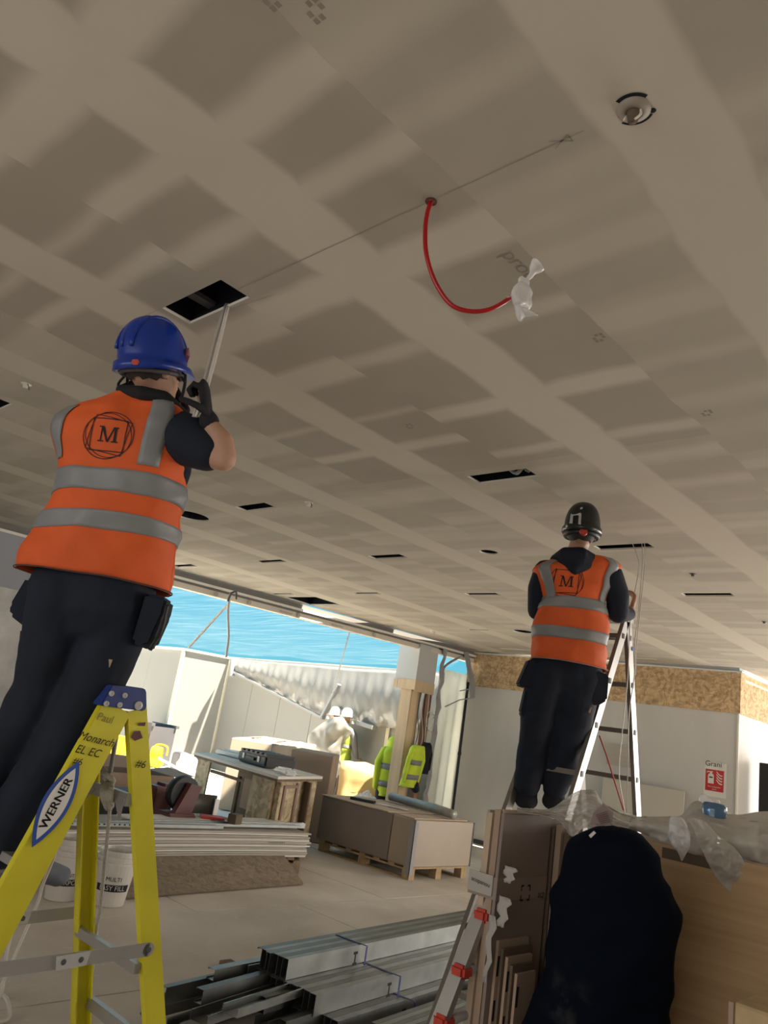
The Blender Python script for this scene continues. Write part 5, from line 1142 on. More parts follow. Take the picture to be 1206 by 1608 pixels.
b = B(); tube(b, smooth_path([A3(291, 588, DL-.03), A3(290, 605, DL-.0), A3(284, 628, DL+.01), A3(276, 640, DL+.03)]), .006, 6); tube(b, smooth_path([A3(284, 590, DL), A3(290, 600, DL-.02)]), .005, 6); mesh_obj('chin_strap', b, M_BLKCL, HL)

# ---------------- worker on the aluminium ladder
DR = 4.42
PR = thing('person', (-2.3, 3.95, 1.15), 'worker in black helmet and orange vest on the silver ladder', 'person')
A4 = lambda x, y, d=DR: at(x, y, d)
hR = fmat(A4(913, 838), math.radians(124), .05, .0)
b = B(); head(b, hR, 1.0); rtube(b, [A4(910, 848), A4(906, 866), A4(903, 885)], [.05, .056, .08], 14)
core = [(903, 888, .075), (902, 915, .09), (898, 960, .09), (893, 1010, .095), (888, 1050, .095)]
rtube(b, [A4(x, y) for x, y, r in core], [r for _, _, r in core], 16, [(1.3, .75)]*5)
eR, wR = A4(972, 962, DR-.02), A4(990, 962, DR+.10)
rtube(b, [A4(950, 903), eR], [.045, .042], 12); rtube(b, [eR, wR], [.042, .03], 12)
eLf, wLf = A4(846, 958, DR+.08), A4(880, 955, DR+.38)
rtube(b, [A4(858, 908, DR+.03), eLf], [.04, .04], 12); rtube(b, [eLf, wLf], [.042, .03], 12); hand(b, wLf, RH+FH*.4, (0, 0, -1), FH, .7)
hand(b, wR+V((0, 0, .0)), A4(995, 946, DR+.13)-wR, -RH+FH*.2, FH*.5+V((0, 0, .2)), .9)
for pts in ([(860, 1060, .09), (846, 1120, .07), (837, 1185, .055), (828, 1240, .05)], [(912, 1060, .09), (902, 1120, .07), (885, 1190, .055), (872, 1240, .05)]):
    rtube(b, [A4(x, y) for x, y, r in pts], [r for _, _, r in pts], 12)
union('body', b, M_SKIN, PR, .0095, 5); face_bits(hR, PR); hair(hR, PR, 1.0, -.075)
b = B()
rtube(b, [A4(940, 895, DR), A4(958, 905, DR-.02), A4(970, 935, DR-.03), A4(970, 962, DR-.02)], [.075, .080, .068, .062], 14); rtube(b, [A4(970, 963, DR-.02), A4(988, 964, DR+.09)], [.060, .042], 12)
rtube(b, [A4(858, 897, DR), A4(847, 925, DR+.04), A4(844, 960, DR+.08)], [.075, .070, .060], 12); rtube(b, [A4(844, 960, DR+.08), A4(878, 956, DR+.36)], [.052, .04], 12)
union('hoodie_sleeves', b, M_NAVY, PR, .012, 6)
b = B(); rtube(b, [A4(872, 880, DR), A4(888, 872, DR-.10), A4(912, 872, DR-.11), A4(936, 882, DR-.02)], [.035, .05, .05, .035], 12); rtube(b, [A4(884, 884, DR-.08), A4(903, 892, DR-.13), A4(922, 886, DR-.09)], [.035, .042, .035], 12); rtube(b, [A4(872, 880), A4(895, 872, DR+.10), A4(925, 874, DR+.10), A4(936, 882)], [.03]*4, 10)
union('hood', b, M_NAVY, PR, .010, 6)
rg = [((834, 1034), (950, 1055), .17), ((835, 1018), (951, 1038), .17), ((837, 1000), (952, 1018), .165), ((839, 985), (953, 1002), .16), ((842, 968), (953, 984), .155), ((846, 955), (952, 969), .15), ((852, 941), (951, 952), .145), ((848, 925), (955, 932), .14),
      ((840, 906), (965, 908), .135), ((835, 894), (973, 892), .12), ((848, 886), (966, 884), .10), ((862, 880), (950, 878), .085), ((876, 876), (934, 874), .07)]
vR = Vest([(A4(*l), A4(*r), bd) for l, r, bd in rg], FH)
vo = vR.mesh('vest', M_ORANGE, PR)
for v0, v1 in ((1.98/12, 3.1/12), (5.0/12, 6.15/12)): vR.mesh('reflective_band', M_REFL, PR, nv=5, nt=72, v0=v0, v1=v1, off=.004)
vR.vstrip(M_REFL, PR, (.62, .86), (.62, .86), .50, .88); vR.vstrip(M_REFL, PR, (-.93, -.74), (-.86, -.62), .50, .86)
b = B(); G = [[vR.pt(th, v, .006) for v in (.0, .008)] for th in [2*math.pi*k/60 for k in range(61)]]; solidify_grid(b, G, .002); mesh_obj('hem_binding', b, M_REFL, PR)
emblem(vo, PR, A4(891, 912, DR-.15), (A4(901, 913)-A4(881, 911)).normalized(), V((0, 0, 1)), FH, .098, clip=.62)
b = B()
def tr4(L_): rtube(b, [A4(x, y) for x, y, r in L_], [r for _, _, r in L_], 16)
tr4([(862, 1050, .115), (850, 1100, .108), (840, 1150, .092), (833, 1195, .088), (827, 1232, .075)]); tr4([(914, 1058, .125), (906, 1100, .118), (893, 1155, .098), (883, 1200, .090), (872, 1238, .075)]); rtube(b, [A4(890, 1030), A4(888, 1066)], [.13, .13], 16, [(1.45, .85), (1.5, .85)])
tq = union('trousers', b, M_NAVY, PR, .012, 5)
for v in tq.data.vertices: v.co += v.normal*(noise.noise(v.co*7)*.012+noise.noise(V((v.co.x*4, v.co.y*4, v.co.z*18)))*.007)
def sp4(nm, pts, d, th, M_, bev=.01):
    b = B(); slab(b, [A4(x, y, d) for x, y in pts], FH*th); bmesh.ops.bevel(b, geom=list(b.edges), offset=bev, segments=2, affect='EDGES'); mesh_obj(nm, b, M_, PR)
sp4('holster_pocket', [(832, 1034), (848, 1040), (842, 1078), (828, 1080), (814, 1075)], DR-.06, .1, M_NAVY); sp4('holster_pocket', [(932, 1050), (957, 1060), (954, 1100), (940, 1108), (925, 1105)], DR-.10, .14, M_NAVY)
sp4('thigh_pocket', [(826, 1082), (842, 1085), (838, 1128), (822, 1128), (818, 1118)], DR-.04, .08, M_NAVY); sp4('fabric_tab', [(927, 1112), (930, 1110), (927, 1120), (924, 1118)], DR-.12, .01, M_CARD, .001)
for (bx, by) in ((826, 1262), (869, 1264)):
    p = A4(bx, by); f_ = V((math.cos(math.radians(118)), math.sin(math.radians(118)), 0)); z0 = p.z-.03; b = B(); c_ = V((p.x, p.y, z0))
    rtube(b, [c_+V((0, 0, .20)), c_+V((0, 0, .05))], [.062, .06], 14); rtube(b, [c_+V((0, 0, .05))-f_*.02, c_+V((0, 0, .05))+f_*.12, c_+V((0, 0, .042))+f_*.19], [.060, .052, .042], 14, [(1.15, .9), (1, .9), (1.05, .85)])
    for v in b.verts: v.co.z = max(v.co.z, z0)
    union('boot', b, M_BLKCL, PR, .009, 4)
HM = hR @ Matrix.Translation((0, -.008, .03)); HR = thing('safety_helmet', hR.translation, 'black safety helmet with silver stickers on the worker on the silver ladder', 'helmet')
sh = mesh_obj('shell', shell(HM, .102, .128, .150, 'plain'), M_HELMK, HR, smooth=True); bv = BVHTree.FromObject(sh, bpy.context.evaluated_depsgraph_get()); A3_ = A3
def A3(x, y, d=DR): return at(x, y, d)
for pl in ([(894, 822), (896, 808), (900, 808), (899, 823)], [(908, 823), (909, 808), (913, 806), (912, 824)], [(896, 807), (912, 805), (911, 809), (897, 811)], [(886, 832), (889, 824), (892, 826), (890, 834)], [(913, 831), (918, 833), (926, 834), (932, 828), (930, 836), (920, 838), (914, 836)], [(911, 797), (915, 796), (915, 799), (911, 800)]):
    decal('reflective_sticker', pl, M_REFLB, HR)
b = B(); tube(b, [HM @ V((math.cos(t)*.090, math.sin(t)*.115, -.045)) for t in [2*math.pi*i/32 for i in range(33)]], .016, 6, False); hbnd = mesh_obj('headband', b, M_BLACK, HR, smooth=True)
b = B(); lathe(b, [(.001, .012), (.02, .012), (.024, 0)], HM @ V((.0, -.128, -.05)), 14, -(FH)); mesh_obj('dial', b, M_REDP, HR)
A3 = A3_

# ---------------- people in the yard
def yard_person(base, az, hgt, label, vestm, topm, legm, helm=True, arm=None):
    t = thing('person', base, label, 'person'); s = hgt/1.8; f_ = V((math.cos(az), math.sin(az), 0)); r_ = V((f_.y, -f_.x, 0)); P = lambda x, y, z: base+r_*x*s+f_*y*s+V((0, 0, z*s))
    Mh = fmat(P(0, .02, 1.66), az, 0, 0); b = B(); head(b, Mh, s*.98); rtube(b, [P(0, 0, 1.60), P(0, -.01, 1.46)], [.055*s, .06*s]); rtube(b, [P(0, 0, 1.40), P(0, 0, 1.2), P(0, 0, .95)], [.10*s, .12*s, .12*s], 14, [(.8, 1.3)]*3 if False else [(1.3, .8)]*3, f_)
    for k in (-1, 1):
        rtube(b, [P(k*.09, 0, .9), P(k*.10, .02, .48), P(k*.10, 0, .1)], [.075*s, .055*s, .04*s]); rtube(b, [P(k*.10, -.02, .05), P(k*.11, .15, .04)], [.04*s, .035*s])
        e_ = P(k*.30, .02, 1.12); h = P(k*.18, .28, 1.10) if arm else P(k*.30, .15, .95); rtube(b, [P(k*.20, 0, 1.40), e_], [.05*s, .04*s]); rtube(b, [e_, h], [.04*s, .028*s]); hand(b, h, f_, (0, 0, -1), -r_*k, .6, s)
    union('body', b, M_SKIN, t, .014, 3); face_bits(Mh, t, s*.98)
    b = B()
    for k in (-1, 1):
        e_ = P(k*.30, .02, 1.12); h = P(k*.20, .24, 1.10) if arm else P(k*.30, .12, .97); rtube(b, [P(k*.16, 0, 1.42), P(k*.23, 0, 1.36), e_], [.07*s, .075*s, .062*s]); rtube(b, [e_, h], [.058*s, .045*s])
    rtube(b, [P(0, 0, 1.40), P(0, 0, 1.0)], [.11*s, .12*s], 14, [(1.5, 1), (1.5, 1)], f_); union('jacket', b, topm, t, .018, 4)
    b = B()
    for k in (-1, 1): rtube(b, [P(k*.085, 0, .92), P(k*.10, .02, .5), P(k*.10, 0, .12)], [.105*s, .085*s, .075*s], 12)
    union('trousers', b, legm, t, .018, 4)
    for k in (-1, 1):
        b = B(); rtube(b, [P(k*.10, -.03, .06), P(k*.11, .16, .05)], [.055*s, .048*s], 12)
        for v in b.verts: v.co.z = max(v.co.z, base.z)
        union('boot', b, M_BLKCL, t, .015, 2)
    if vestm:
        vv = Vest([(P(-w, 0, z), P(w, 0, z), .15*s) for w, z in ((.22, .80), (.23, .92), (.225, 1.04), (.22, 1.16), (.22, 1.28), (.20, 1.40), (.10, 1.50))], f_); vv.mesh('vest', vestm, t, nv=20, nt=32)
        vv.mesh('reflective_band', M_REFL, t, nv=3, nt=32, v0=.42, v1=.50, off=.006); vv.vstrip(M_REFL, t, (.42, .62), (.42, .62), .5, .9, .006); vv.vstrip(M_REFL, t, (-.62, -.42), (-.62, -.42), .5, .9, .006)
    if helm:
        hh = thing('safety_helmet', Mh.translation, 'white safety helmet on the '+('man turned away in the yellow vest' if vestm else 'man behind the held plastic sheet'), 'helmet'); mesh_obj('shell', shell(Mh @ Matrix.Translation((0, 0, .035)), .108*s, .135*s, .14*s, 'plain', 28), M_HELMW, hh, smooth=True)
    return t
pb = at(546, 1112, 14.0); hb_ = pb.z+.02; pb = V((pb.x, pb.y, -.012)); yard_person(pb, math.radians(100), hb_*1.8/1.84, 'man in a yellow vest and white helmet, turned away in the yard', M_HIVISD, M_GREYCL, M_BROWNCL)
pa = at(528, 1110, 14.4); ha_ = pa.z+.02; pa = V((pa.x, pa.y, -.012)); yard_person(pa, math.radians(-50), ha_*1.8/1.84, 'man in a white helmet half hidden behind the held plastic sheet', None, M_GREYCL, M_NAVY, arm=1)
ds = (V((pb.x, pb.y, 1.5))-CAM).dot(fw)-.35
S_ = lambda x, y, d=0: at(x, y, ds+d)
b = B(); rows = [[S_(521, 1126), S_(537, 1126, -.05), S_(543, 1132)], [S_(500, 1140), S_(528, 1138, -.15), S_(552, 1151)], [S_(484, 1156), S_(515, 1160, -.2), S_(540, 1166)], [S_(486, 1172), S_(512, 1180, -.15), S_(535, 1186)], [S_(506, 1184), S_(522, 1190), S_(536, 1205)], [S_(520, 1196), S_(526, 1210), S_(534, 1216)], [S_(523, 1212), S_(526, 1219), S_(529, 1222)]]; b.free()
hs_ = sheet('held_sheet', rows, 30, 40, .10, 3, .006, M_FILM, rid=False); tag(hs_, 'crumpled white plastic sheet held up in front of the two men in white helmets', 'plastic sheet')

# ---------------- hi-vis clothing by the column
def jacket(nm, c, up, r_, f_, L_, W_, M_, label, band=True, lean=0):
    t = thing(nm, c, label, 'jacket'); P = lambda x, y, z: c+r_*x*W_+f_*y*W_+up*z*L_
    v_ = Vest([(P(-a, 0, z), P(a, 0, z), W_*.45) for a, z in ((.62, -1), (.66, -.75), (.6, -.5), (.62, -.25), (.55, -.08), (.2, 0))], f_); v_.mesh('jacket_body', M_, t, nv=20, nt=28)
    b = B()
    for k in (-1, 1): rtube(b, [P(k*.5, 0, -.10), P(k*.78, -.1, -.35), P(k*.75, -.15, -.85)], [W_*.22, W_*.2, W_*.15], 10)
    union('sleeves', b, M_, t, .012, 3)
    if band:
        for a0 in (.15, .42): v_.mesh('reflective_band', M_REFL, t, nv=2, nt=28, v0=a0, v1=a0+.09, off=.004)
    return t
jx = onx(654, 1170, -7.78)
jacket('hi_vis_jacket', jx+V((.05, 0, 0)), V((.0, .24, 1)).normalized(), V((0, 1, 0)), V((-1, 0, 0)), .62, .21, M_HIVIS, 'bright yellow jacket with grey bands hanging on the timber column')
jacket('black_jacket', onx(671, 1166, -7.78)+V((0, .0, 0)), V((0, 0, 1)), V((0, 1, 0)), V((-1, 0, 0)), .46, .14, M_BLKCL, 'black jacket hanging beside the yellow jacket on the timber column', False)
b = B(); p = onx(650, 1237, -7.75); rtube(b, [p+V((0, -.02, .13)), p+V((0, -.02, .04)), p+V((0, .05, -.02))], [.07, .08, .06], 12); tag(union('hanging_bag', b, M_NAVY, None, .012, 4), 'dark bag hanging below the yellow jacket on the timber column', 'bag')
jc = at(620, 1172, 12.5); t = jacket('hi_vis_coat', jc, V((0, 0, 1)), RH, FH, .78, .30, M_HIVIS, 'bright yellow hooded coat half hidden at the left of the timber column'); b = B()
for k in (-1, 1): rtube(b, [V((jc.x, jc.y, jc.z-.72))+RH*k*.10, V((jc.x, jc.y, .06))+RH*k*.10], [.11, .08], 12)
tt = union('trousers', b, M_NAVY, t, .015, 3)
b = B(); ico(b, jc+V((0, 0, .03)), .14, (1, .9, 1), sub=3); mesh_obj('hood', b, M_HIVIS, t, smooth=True)

def crumple(b, a_, f_, s_=0):
    for v in b.verts: v.co += V((noise.noise(v.co*f_+V((s_, 0, 0))), noise.noise(v.co*f_+V((s_+5, 0, 0))), noise.noise(v.co*f_+V((s_, 7, 0)))))*a_

# ================================================================== STANDING BOARDS, PANEL AND WRAPS (right foreground)
ZB = 1.235
bs_ = thing('standing_boards', (-1.6, 2.55, 0), 'pack of brown boards standing on edge, taped round the middle, right foreground', 'board pack')
xk = -1.665
for k, (t_, M_, dy, dz) in enumerate([(.012, M_GREY, .10, -.01), (.012, M_PAPER, .05, -.02), (.026, M_CARDL, .0, -.015), (.010, M_PAPER, .03, -.01), (.026, M_CARD, -.01, 0), (.006, M_CARDL, .01, .005)]):
    b = B(); box(b, (xk, 2.385+dy*.4, 0), (xk+t_-.002, 2.70, ZB+.012+dz)); mesh_obj('board', b, M_, bs_); xk += t_
fm = mat('brown_card_face', (.27, .215, .19), .7, var=.08, scale=2)
b = B(); box(b, (xk, 2.375, 0), (xk+.012, 2.690, ZB+.005)); mesh_obj('board', b, fm, bs_); xf_ = xk+.0125
for k in range(5):
    b = B(); box(b, (xf_+.002+k*.013, 2.40+k*.012, 0), (xf_+.0125+k*.013, 2.585-k*.006, .845-k*.022)); mesh_obj('short_board', b, M_CARDD if k % 2 else M_CARD, bs_)
for k in range(5):
    for j in range(6):
        b = B(); box(b, (xf_+.0128+k*.013, 2.402+k*.012, .74-j*.13-k*.02), (xf_+.0142+k*.013, 2.414+k*.012, .80-j*.13-k*.02)); mesh_obj('notch', b, M_VOID, bs_) if k % 2 == 0 else b.free()
# tape round the pack
tpm = film_mat('brown_tape', (.40, .32, .28), .55, trans=.2); zt0, zt1 = .965, 1.035
b = B(); box(b, (-1.675, 2.372, zt0), (xf_+.001, 2.374, zt1)); box(b, (xf_+.0005, 2.372, zt0), (xf_+.0015, 2.690, zt1)); mesh_obj('packing_tape', b, mat('tape', (.30, .24, .21), .35), bs_)
b = B(); box(b, (-1.674, 2.366, zt0+.01), (-1.575, 2.371, zt1+.004)); mesh_obj('film_patch', b, M_WRAP, bs_)
b = B(); text_bm(b, 'acopanou', (-1.622, 2.3645, zt0+.045), (1, 0, -.1), (0, 0, 1), .020, .0008, 0, .1)
c = onx(825, 1402, xf_+.002)
for u0, u1, v0, v1 in ((-.03, -.012, .02, .026), (.012, .03, .02, .026), (-.03, -.012, -.026, -.02), (.012, .03, -.026, -.02), (-.03, -.024, .006, .026), (.024, .03, .006, .026), (-.03, -.024, -.026, -.006), (.024, .03, -.026, -.006)):
    flat_poly(b, [V((xf_+.0022, c.y+u, c.z+v)) for u, v in ((u0, v0), (u1, v0), (u1, v1), (u0, v1))])
text_bm(b, 'acp', (xf_+.002, onx(849, 1404, xf_).y, onx(849, 1404, xf_).z), (0, 1, 0), (0, 0, 1), .034, .0006)
mesh_obj('tape_print', b, M_INK, bs_, fixn=False)
for k, (px, py, sx_, sz_) in enumerate([(800, 1374, .05, .05), (790, 1432, .05, .09), (768, 1490, .03, .20)]):
    p = ony(px, py, 2.36); b = B(); G = [[V((p.x+(-.5+j/5)*sx_*(1-.5*i/6)+.008*math.sin(i*2), 2.366-.012*abs(math.sin(i*1.7+j)), p.z+(.5-i/6)*sz_)) for j in range(6)] for i in range(7)]; solidify_grid(b, G, .001); mesh_obj('torn_film', b, M_WRAP, bs_, smooth=True)
# second pack behind, dark
bq = thing('standing_boards', (-1.45, 2.85, 0), 'darker boards standing on edge between the brown pack and the coat', 'board pack')
for k, (x0, y0, y1, zt_, M_) in enumerate([(-1.60, 2.712, 2.86, 1.225, M_CARDG), (-1.575, 2.705, 2.86, 1.20, M_CARDD), (-1.545, 2.70, 2.86, 1.215, M_CARD), (-1.52, 2.715, 2.86, 1.19, M_CARDD), (-1.49, 2.735, 2.86, 1.20, M_CARDG), (-1.45, 2.76, 2.86, 1.21, M_CARDL)]):
    b = B(); box(b, (x0, y0, 0), (x0+.022, y1, zt_)); mesh_obj('board', b, M_, bq)
b = B(); p = onx(905, 1292, -1.425); q_ = onx(897, 1385, -1.425); box(b, (-1.427, p.y-.012, q_.z), (-1.42, p.y+.012, p.z)); mesh_obj('white_edge', b, M_PAPER, bq)
# oak faced panel
op = thing('oak_panel', (-.8, 3.1, 0), 'large pale oak veneered cabinet panel standing behind the dark coat', 'panel')
b = B(); box(b, (-1.42, 2.88, 0), (-.15, 2.90, 1.215)); mesh_obj('front_panel', b, M_OAK, op)
b = B(); box(b, (-1.42, 2.902, 0), (-1.40, 3.45, 1.215)); mesh_obj('side_panel', b, M_OAK, op); b = B(); box(b, (-.17, 2.902, 0), (-.15, 3.45, 1.215)); mesh_obj('side_panel', b, M_OAK, op)
b = B(); box(b, (-1.40, 2.902, 1.195), (-.17, 3.45, 1.215)); mesh_obj('top_panel', b, M_CARDL, op)
b = B(); p = ony(985, 1304, 2.875); box(b, (-1.22, 2.876, 1.170), (-1.02, 2.879, 1.205)); mesh_obj('recessed_pull', b, M_CARDD, op)
# navy coat draped over it
cp_ = thing('draped_coat', (-1.0, 2.45, 0), 'big dark navy coat draped in front of the oak panel, tiny white tag at top', 'coat')
DC = 2.36
cl = [((941, 1302), (984, 1303), .05), ((926, 1311), (1000, 1309), .09), ((908, 1325), (1014, 1321), .12), ((899, 1346), (1028, 1347), .14), ((889, 1380), (1043, 1380), .155), ((876, 1404), (1051, 1404), .16), ((873, 1430), (1058, 1430), .165), ((869, 1455), (1061, 1455), .165),
      ((862, 1495), (1053, 1490), .165), ((852, 1535), (1045, 1533), .165), ((843, 1568), (1049, 1552), .165), ((830, 1608), (1040, 1606), .17), ((805, 1690), (1026, 1690), .17), ((770, 1850), (1000, 1850), .17), ((745, 1990), (985, 1990), .16)]
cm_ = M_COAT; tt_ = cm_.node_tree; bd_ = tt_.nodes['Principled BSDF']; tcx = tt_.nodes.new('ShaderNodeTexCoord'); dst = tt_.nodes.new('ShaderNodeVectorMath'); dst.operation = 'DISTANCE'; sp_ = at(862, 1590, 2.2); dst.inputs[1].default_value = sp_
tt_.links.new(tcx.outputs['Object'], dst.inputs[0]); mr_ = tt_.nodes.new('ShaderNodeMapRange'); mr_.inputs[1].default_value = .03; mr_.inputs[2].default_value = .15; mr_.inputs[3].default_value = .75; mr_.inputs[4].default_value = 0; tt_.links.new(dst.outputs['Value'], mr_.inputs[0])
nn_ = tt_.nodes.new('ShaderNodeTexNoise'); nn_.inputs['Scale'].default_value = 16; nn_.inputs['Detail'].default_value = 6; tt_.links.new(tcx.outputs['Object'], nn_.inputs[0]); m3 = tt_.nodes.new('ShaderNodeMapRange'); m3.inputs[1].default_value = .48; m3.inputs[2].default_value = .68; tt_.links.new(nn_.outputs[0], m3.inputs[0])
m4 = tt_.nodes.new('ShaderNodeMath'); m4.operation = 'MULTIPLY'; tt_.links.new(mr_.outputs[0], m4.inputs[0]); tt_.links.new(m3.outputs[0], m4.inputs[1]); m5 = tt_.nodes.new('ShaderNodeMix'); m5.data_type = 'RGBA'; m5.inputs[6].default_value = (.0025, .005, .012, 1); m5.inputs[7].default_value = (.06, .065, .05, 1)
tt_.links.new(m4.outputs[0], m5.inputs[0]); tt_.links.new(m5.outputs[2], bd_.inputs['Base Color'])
vc = Vest([(at(*l, DC), at(*r, DC), bd) for l, r, bd in cl], FH, 2.15)
G = [[vc.pt(2*math.pi*j/72, i/70, 0, 1.1) for j in range(73)] for i in range(71)]
top = G[0]; cc0 = sum(top[:-1], V())/72
b = B(); solidify_grid(b, G, .004); n0 = b.verts.new(cc0+V((0, 0, .012))); rr_ = [b.verts.new(p+V((0, 0, .002))) for p in top[:-1]]
for j in range(72): b.faces.new((rr_[j], rr_[(j+1) % 72], n0))
for v in b.verts: v.co.z = max(.004, v.co.z)
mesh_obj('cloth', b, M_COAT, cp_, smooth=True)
b = B(); slab(b, [at(*q, DC-.135) for q in ((925, 1312), (933, 1305), (936, 1308), (928, 1316))], FH*.004); mesh_obj('white_tag', b, M_PAPER, cp_)
# plastic laid over the tops
def W3(pts, d): return [at(x, y, dd) for (x, y), dd in zip(pts, d)] if isinstance(d, (list, tuple)) else [at(x, y, d) for x, y in pts]
r0 = W3([(812, 1268), (850, 1271), (868, 1268), (885, 1256), (905, 1243), (922, 1240), (936, 1242), (945, 1258), (970, 1272), (1000, 1281)], 3.0)
r1 = W3([(812, 1271), (850, 1276), (875, 1277), (890, 1276), (906, 1270), (925, 1262), (942, 1266), (952, 1278), (975, 1288), (1000, 1291)], 2.80)
r2 = W3([(812, 1274), (850, 1280), (872, 1286), (888, 1301), (899, 1313), (918, 1300), (940, 1297), (958, 1299), (980, 1300), (1000, 1300)], 2.64)
sw_ = sheet('bubble_wrap', [r0, r1, r2], 130, 60, .045, 9, .002, M_BUBBLE, seed=3); tag(sw_, 'crumpled heap of clear bubble wrap on the standing boards below the worker\'s boots', 'bubble wrap')
b = B(); P_ = [at(*q, 2.66) for q in ((925, 1299), (932, 1276), (947, 1262), (963, 1276), (962, 1290), (952, 1299))]; slab(b, P_, FH*.003); pl_ = mesh_obj('delivery_note', b, M_PAPERP)
b = B()
for k in range(6):
    a_, c_ = at(935+k*1.5, 1280+k*2.6, 2.655), at(953+k*1.2, 1274+k*3.2, 2.655); bar(b, a_, c_, .004, .001)
mesh_obj('print_lines', b, mat('note_ink', (.22, .10, .12), .8), pl_); tag(pl_, 'folded pinkish printed delivery note under the bubble wrap', 'paper')
r0 = W3([(990, 1282), (1040, 1282), (1068, 1281), (1084, 1262), (1100, 1258), (1120, 1274), (1160, 1279), (1206, 1274), (1300, 1282)], 3.15)
r1 = W3([(990, 1286), (1040, 1289), (1068, 1290), (1090, 1284), (1110, 1283), (1130, 1287), (1160, 1290), (1206, 1292), (1300, 1305)], 2.80)
r2 = W3([(990, 1290), (1040, 1299), (1068, 1304), (1090, 1308), (1110, 1310), (1130, 1314), (1160, 1318), (1206, 1324), (1300, 1345)], 2.60)
r3 = W3([(985, 1299), (1040, 1322), (1068, 1332), (1090, 1342), (1110, 1341), (1130, 1336), (1160, 1346), (1206, 1361), (1300, 1392)], 2.60)
tag(sheet('foam_sheet', [r0, r1, r2, r3], 150, 60, .042, 7, .003, M_WRAP, seed=9), 'long milky foam sheet folded over the top of the oak panel', 'foam sheet')
tri = [W3([(1078, 1284), (1092, 1284), (1108, 1290)], 2.56), W3([(1088, 1300), (1106, 1306), (1128, 1312)], 2.54), W3([(1100, 1330), (1126, 1334), (1152, 1330)], 2.54), W3([(1120, 1370), (1146, 1368), (1168, 1352)], 2.54), W3([(1142, 1396), (1160, 1394), (1180, 1386)], 2.54), W3([(1186, 1422), (1188, 1424), (1190, 1420)], 2.54)]
tag(sheet('bubble_wrap_flap', tri, 36, 90, .02, 12, .002, M_BUBBLE, seed=5), 'pointed bubble wrap flap hanging down over the oak panel', 'bubble wrap')
tri = [W3([(1052, 1284), (1060, 1281), (1072, 1284)], 2.56), W3([(1050, 1300), (1062, 1298), (1082, 1304)], 2.53), W3([(1052, 1322), (1064, 1324), (1084, 1326)], 2.53), W3([(1064, 1338), (1072, 1340), (1078, 1340)], 2.53), W3([(1070, 1352), (1071, 1352), (1073, 1350)], 2.54)]
tag(sheet('clear_bag_tip', tri, 14, 30, .03, 14, .002, M_BAG, seed=7), 'small shiny clear bag corner hanging beside the bubble wrap flap', 'bag')
b = B(); ico(b, at(1058, 1314, 2.57), .014, (1, .5, 1.6), sub=2); tag(mesh_obj('yellow_scrap', b, mat('dim_yellow', (.55, .42, .05), .7), smooth=True), 'small yellow scrap inside the clear bag corner', 'scrap')
wb = at(1121, 1292, 2.86); zw_ = wb.z; b = B(); lathe(b, [(.001, 0), (.042, 0), (.045, .02), (.043, .032), (.045, .044), (.043, .06), (.036, .07), (.001, .072)], (wb.x, wb.y, zw_), 24)
wt = mesh_obj('water_bottle', b, M_WATER, smooth=True); tag(wt, 'blue clear plastic water bottle base lying in the foam on the oak panel', 'bottle')
b = B(); ico(b, at(1113, 1262, 3.12), .038, (1.1, .8, .6), sub=4); crumple(b, .03, 26); tag(mesh_obj('crumpled_film', b, M_BAG, smooth=True), 'ball of crumpled clear film behind the blue bottle', 'film')
# carton at the lower right corner
p = at(1151, 1573, 1.95); ctn = thing('torn_carton', (p.x, p.y, 0), 'brown carton corner at the lower right edge in front of the oak panel', 'carton')
b = B(); box(b, (p.x, p.y, 0), (p.x+.5, p.y+.4, p.z)); bmesh.ops.bevel(b, geom=list(b.edges), offset=.006, segments=1, affect='EDGES'); mesh_obj('body', b, mat('kraft', (.62, .47, .27), .8, var=.25, scale=14), ctn)
b = B(); bar(b, (p.x-.002, p.y-.002, 0), (p.x-.002, p.y-.002, p.z), .012, .012); mesh_obj('edge_strip', b, M_CARD, ctn)

# ================================================================== ON AND NEAR THE RIGHT WALL
b = B(); s_ = wy(-4.0)-.003; q0, q1 = ony(1103, 1196, s_), ony(1140, 1252, s_); box(b, (q0.x, s_-.003, q1.z-.02), (q1.x, s_, q0.z+.01)); sg = mesh_obj('wall_sign', b, M_PAPER); tag(sg, 'white paper fire extinguisher sign with a red panel on the white wall', 'sign')
s2 = s_-.004; cA, cB, cC, cD = ony(1108.5, 1206, s2), ony(1137.5, 1212, s2), ony(1135.5, 1245, s2), ony(1107, 1240, s2); x0, x1 = (cA.x+cD.x)/2, (cB.x+cC.x)/2; z1, z0 = (cA.z+cB.z)/2, (cC.z+cD.z)/2
b = B(); box(b, (x0, s2-.001, z0), (x1, s2+.0005, z1)); mesh_obj('red_panel', b, M_REDS, sg)
b = B(); wd, hg = x1-x0, z1-z0; Q = lambda u, v: V((x0+wd*u, s2-.002, z0+hg*v))
flat_poly(b, [Q(u, v) for u, v in ((.14, .34), (.46, .34), (.46, .72), (.40, .80), (.20, .80), (.14, .72))]); flat_poly(b, [Q(u, v) for u, v in ((.25, .80), (.36, .80), (.36, .88), (.25, .88))]); flat_poly(b, [Q(u, v) for u, v in ((.06, .82), (.10, .90), (.40, .92), (.40, .88), (.14, .86))])
for k in range(4):
    v = .34+k*.13
    for j in range(5):
        t0, t1 = j/5, (j+1)/5; cu = lambda t: (.60+.32*t, v+.17*(1-t)**1.6-.03*math.sin(t*3.1)); a_, c_ = cu(t0), cu(t1); flat_poly(b, [Q(a_[0], a_[1]), Q(c_[0], c_[1]), Q(c_[0], c_[1]+.055), Q(a_[0], a_[1]+.055)])
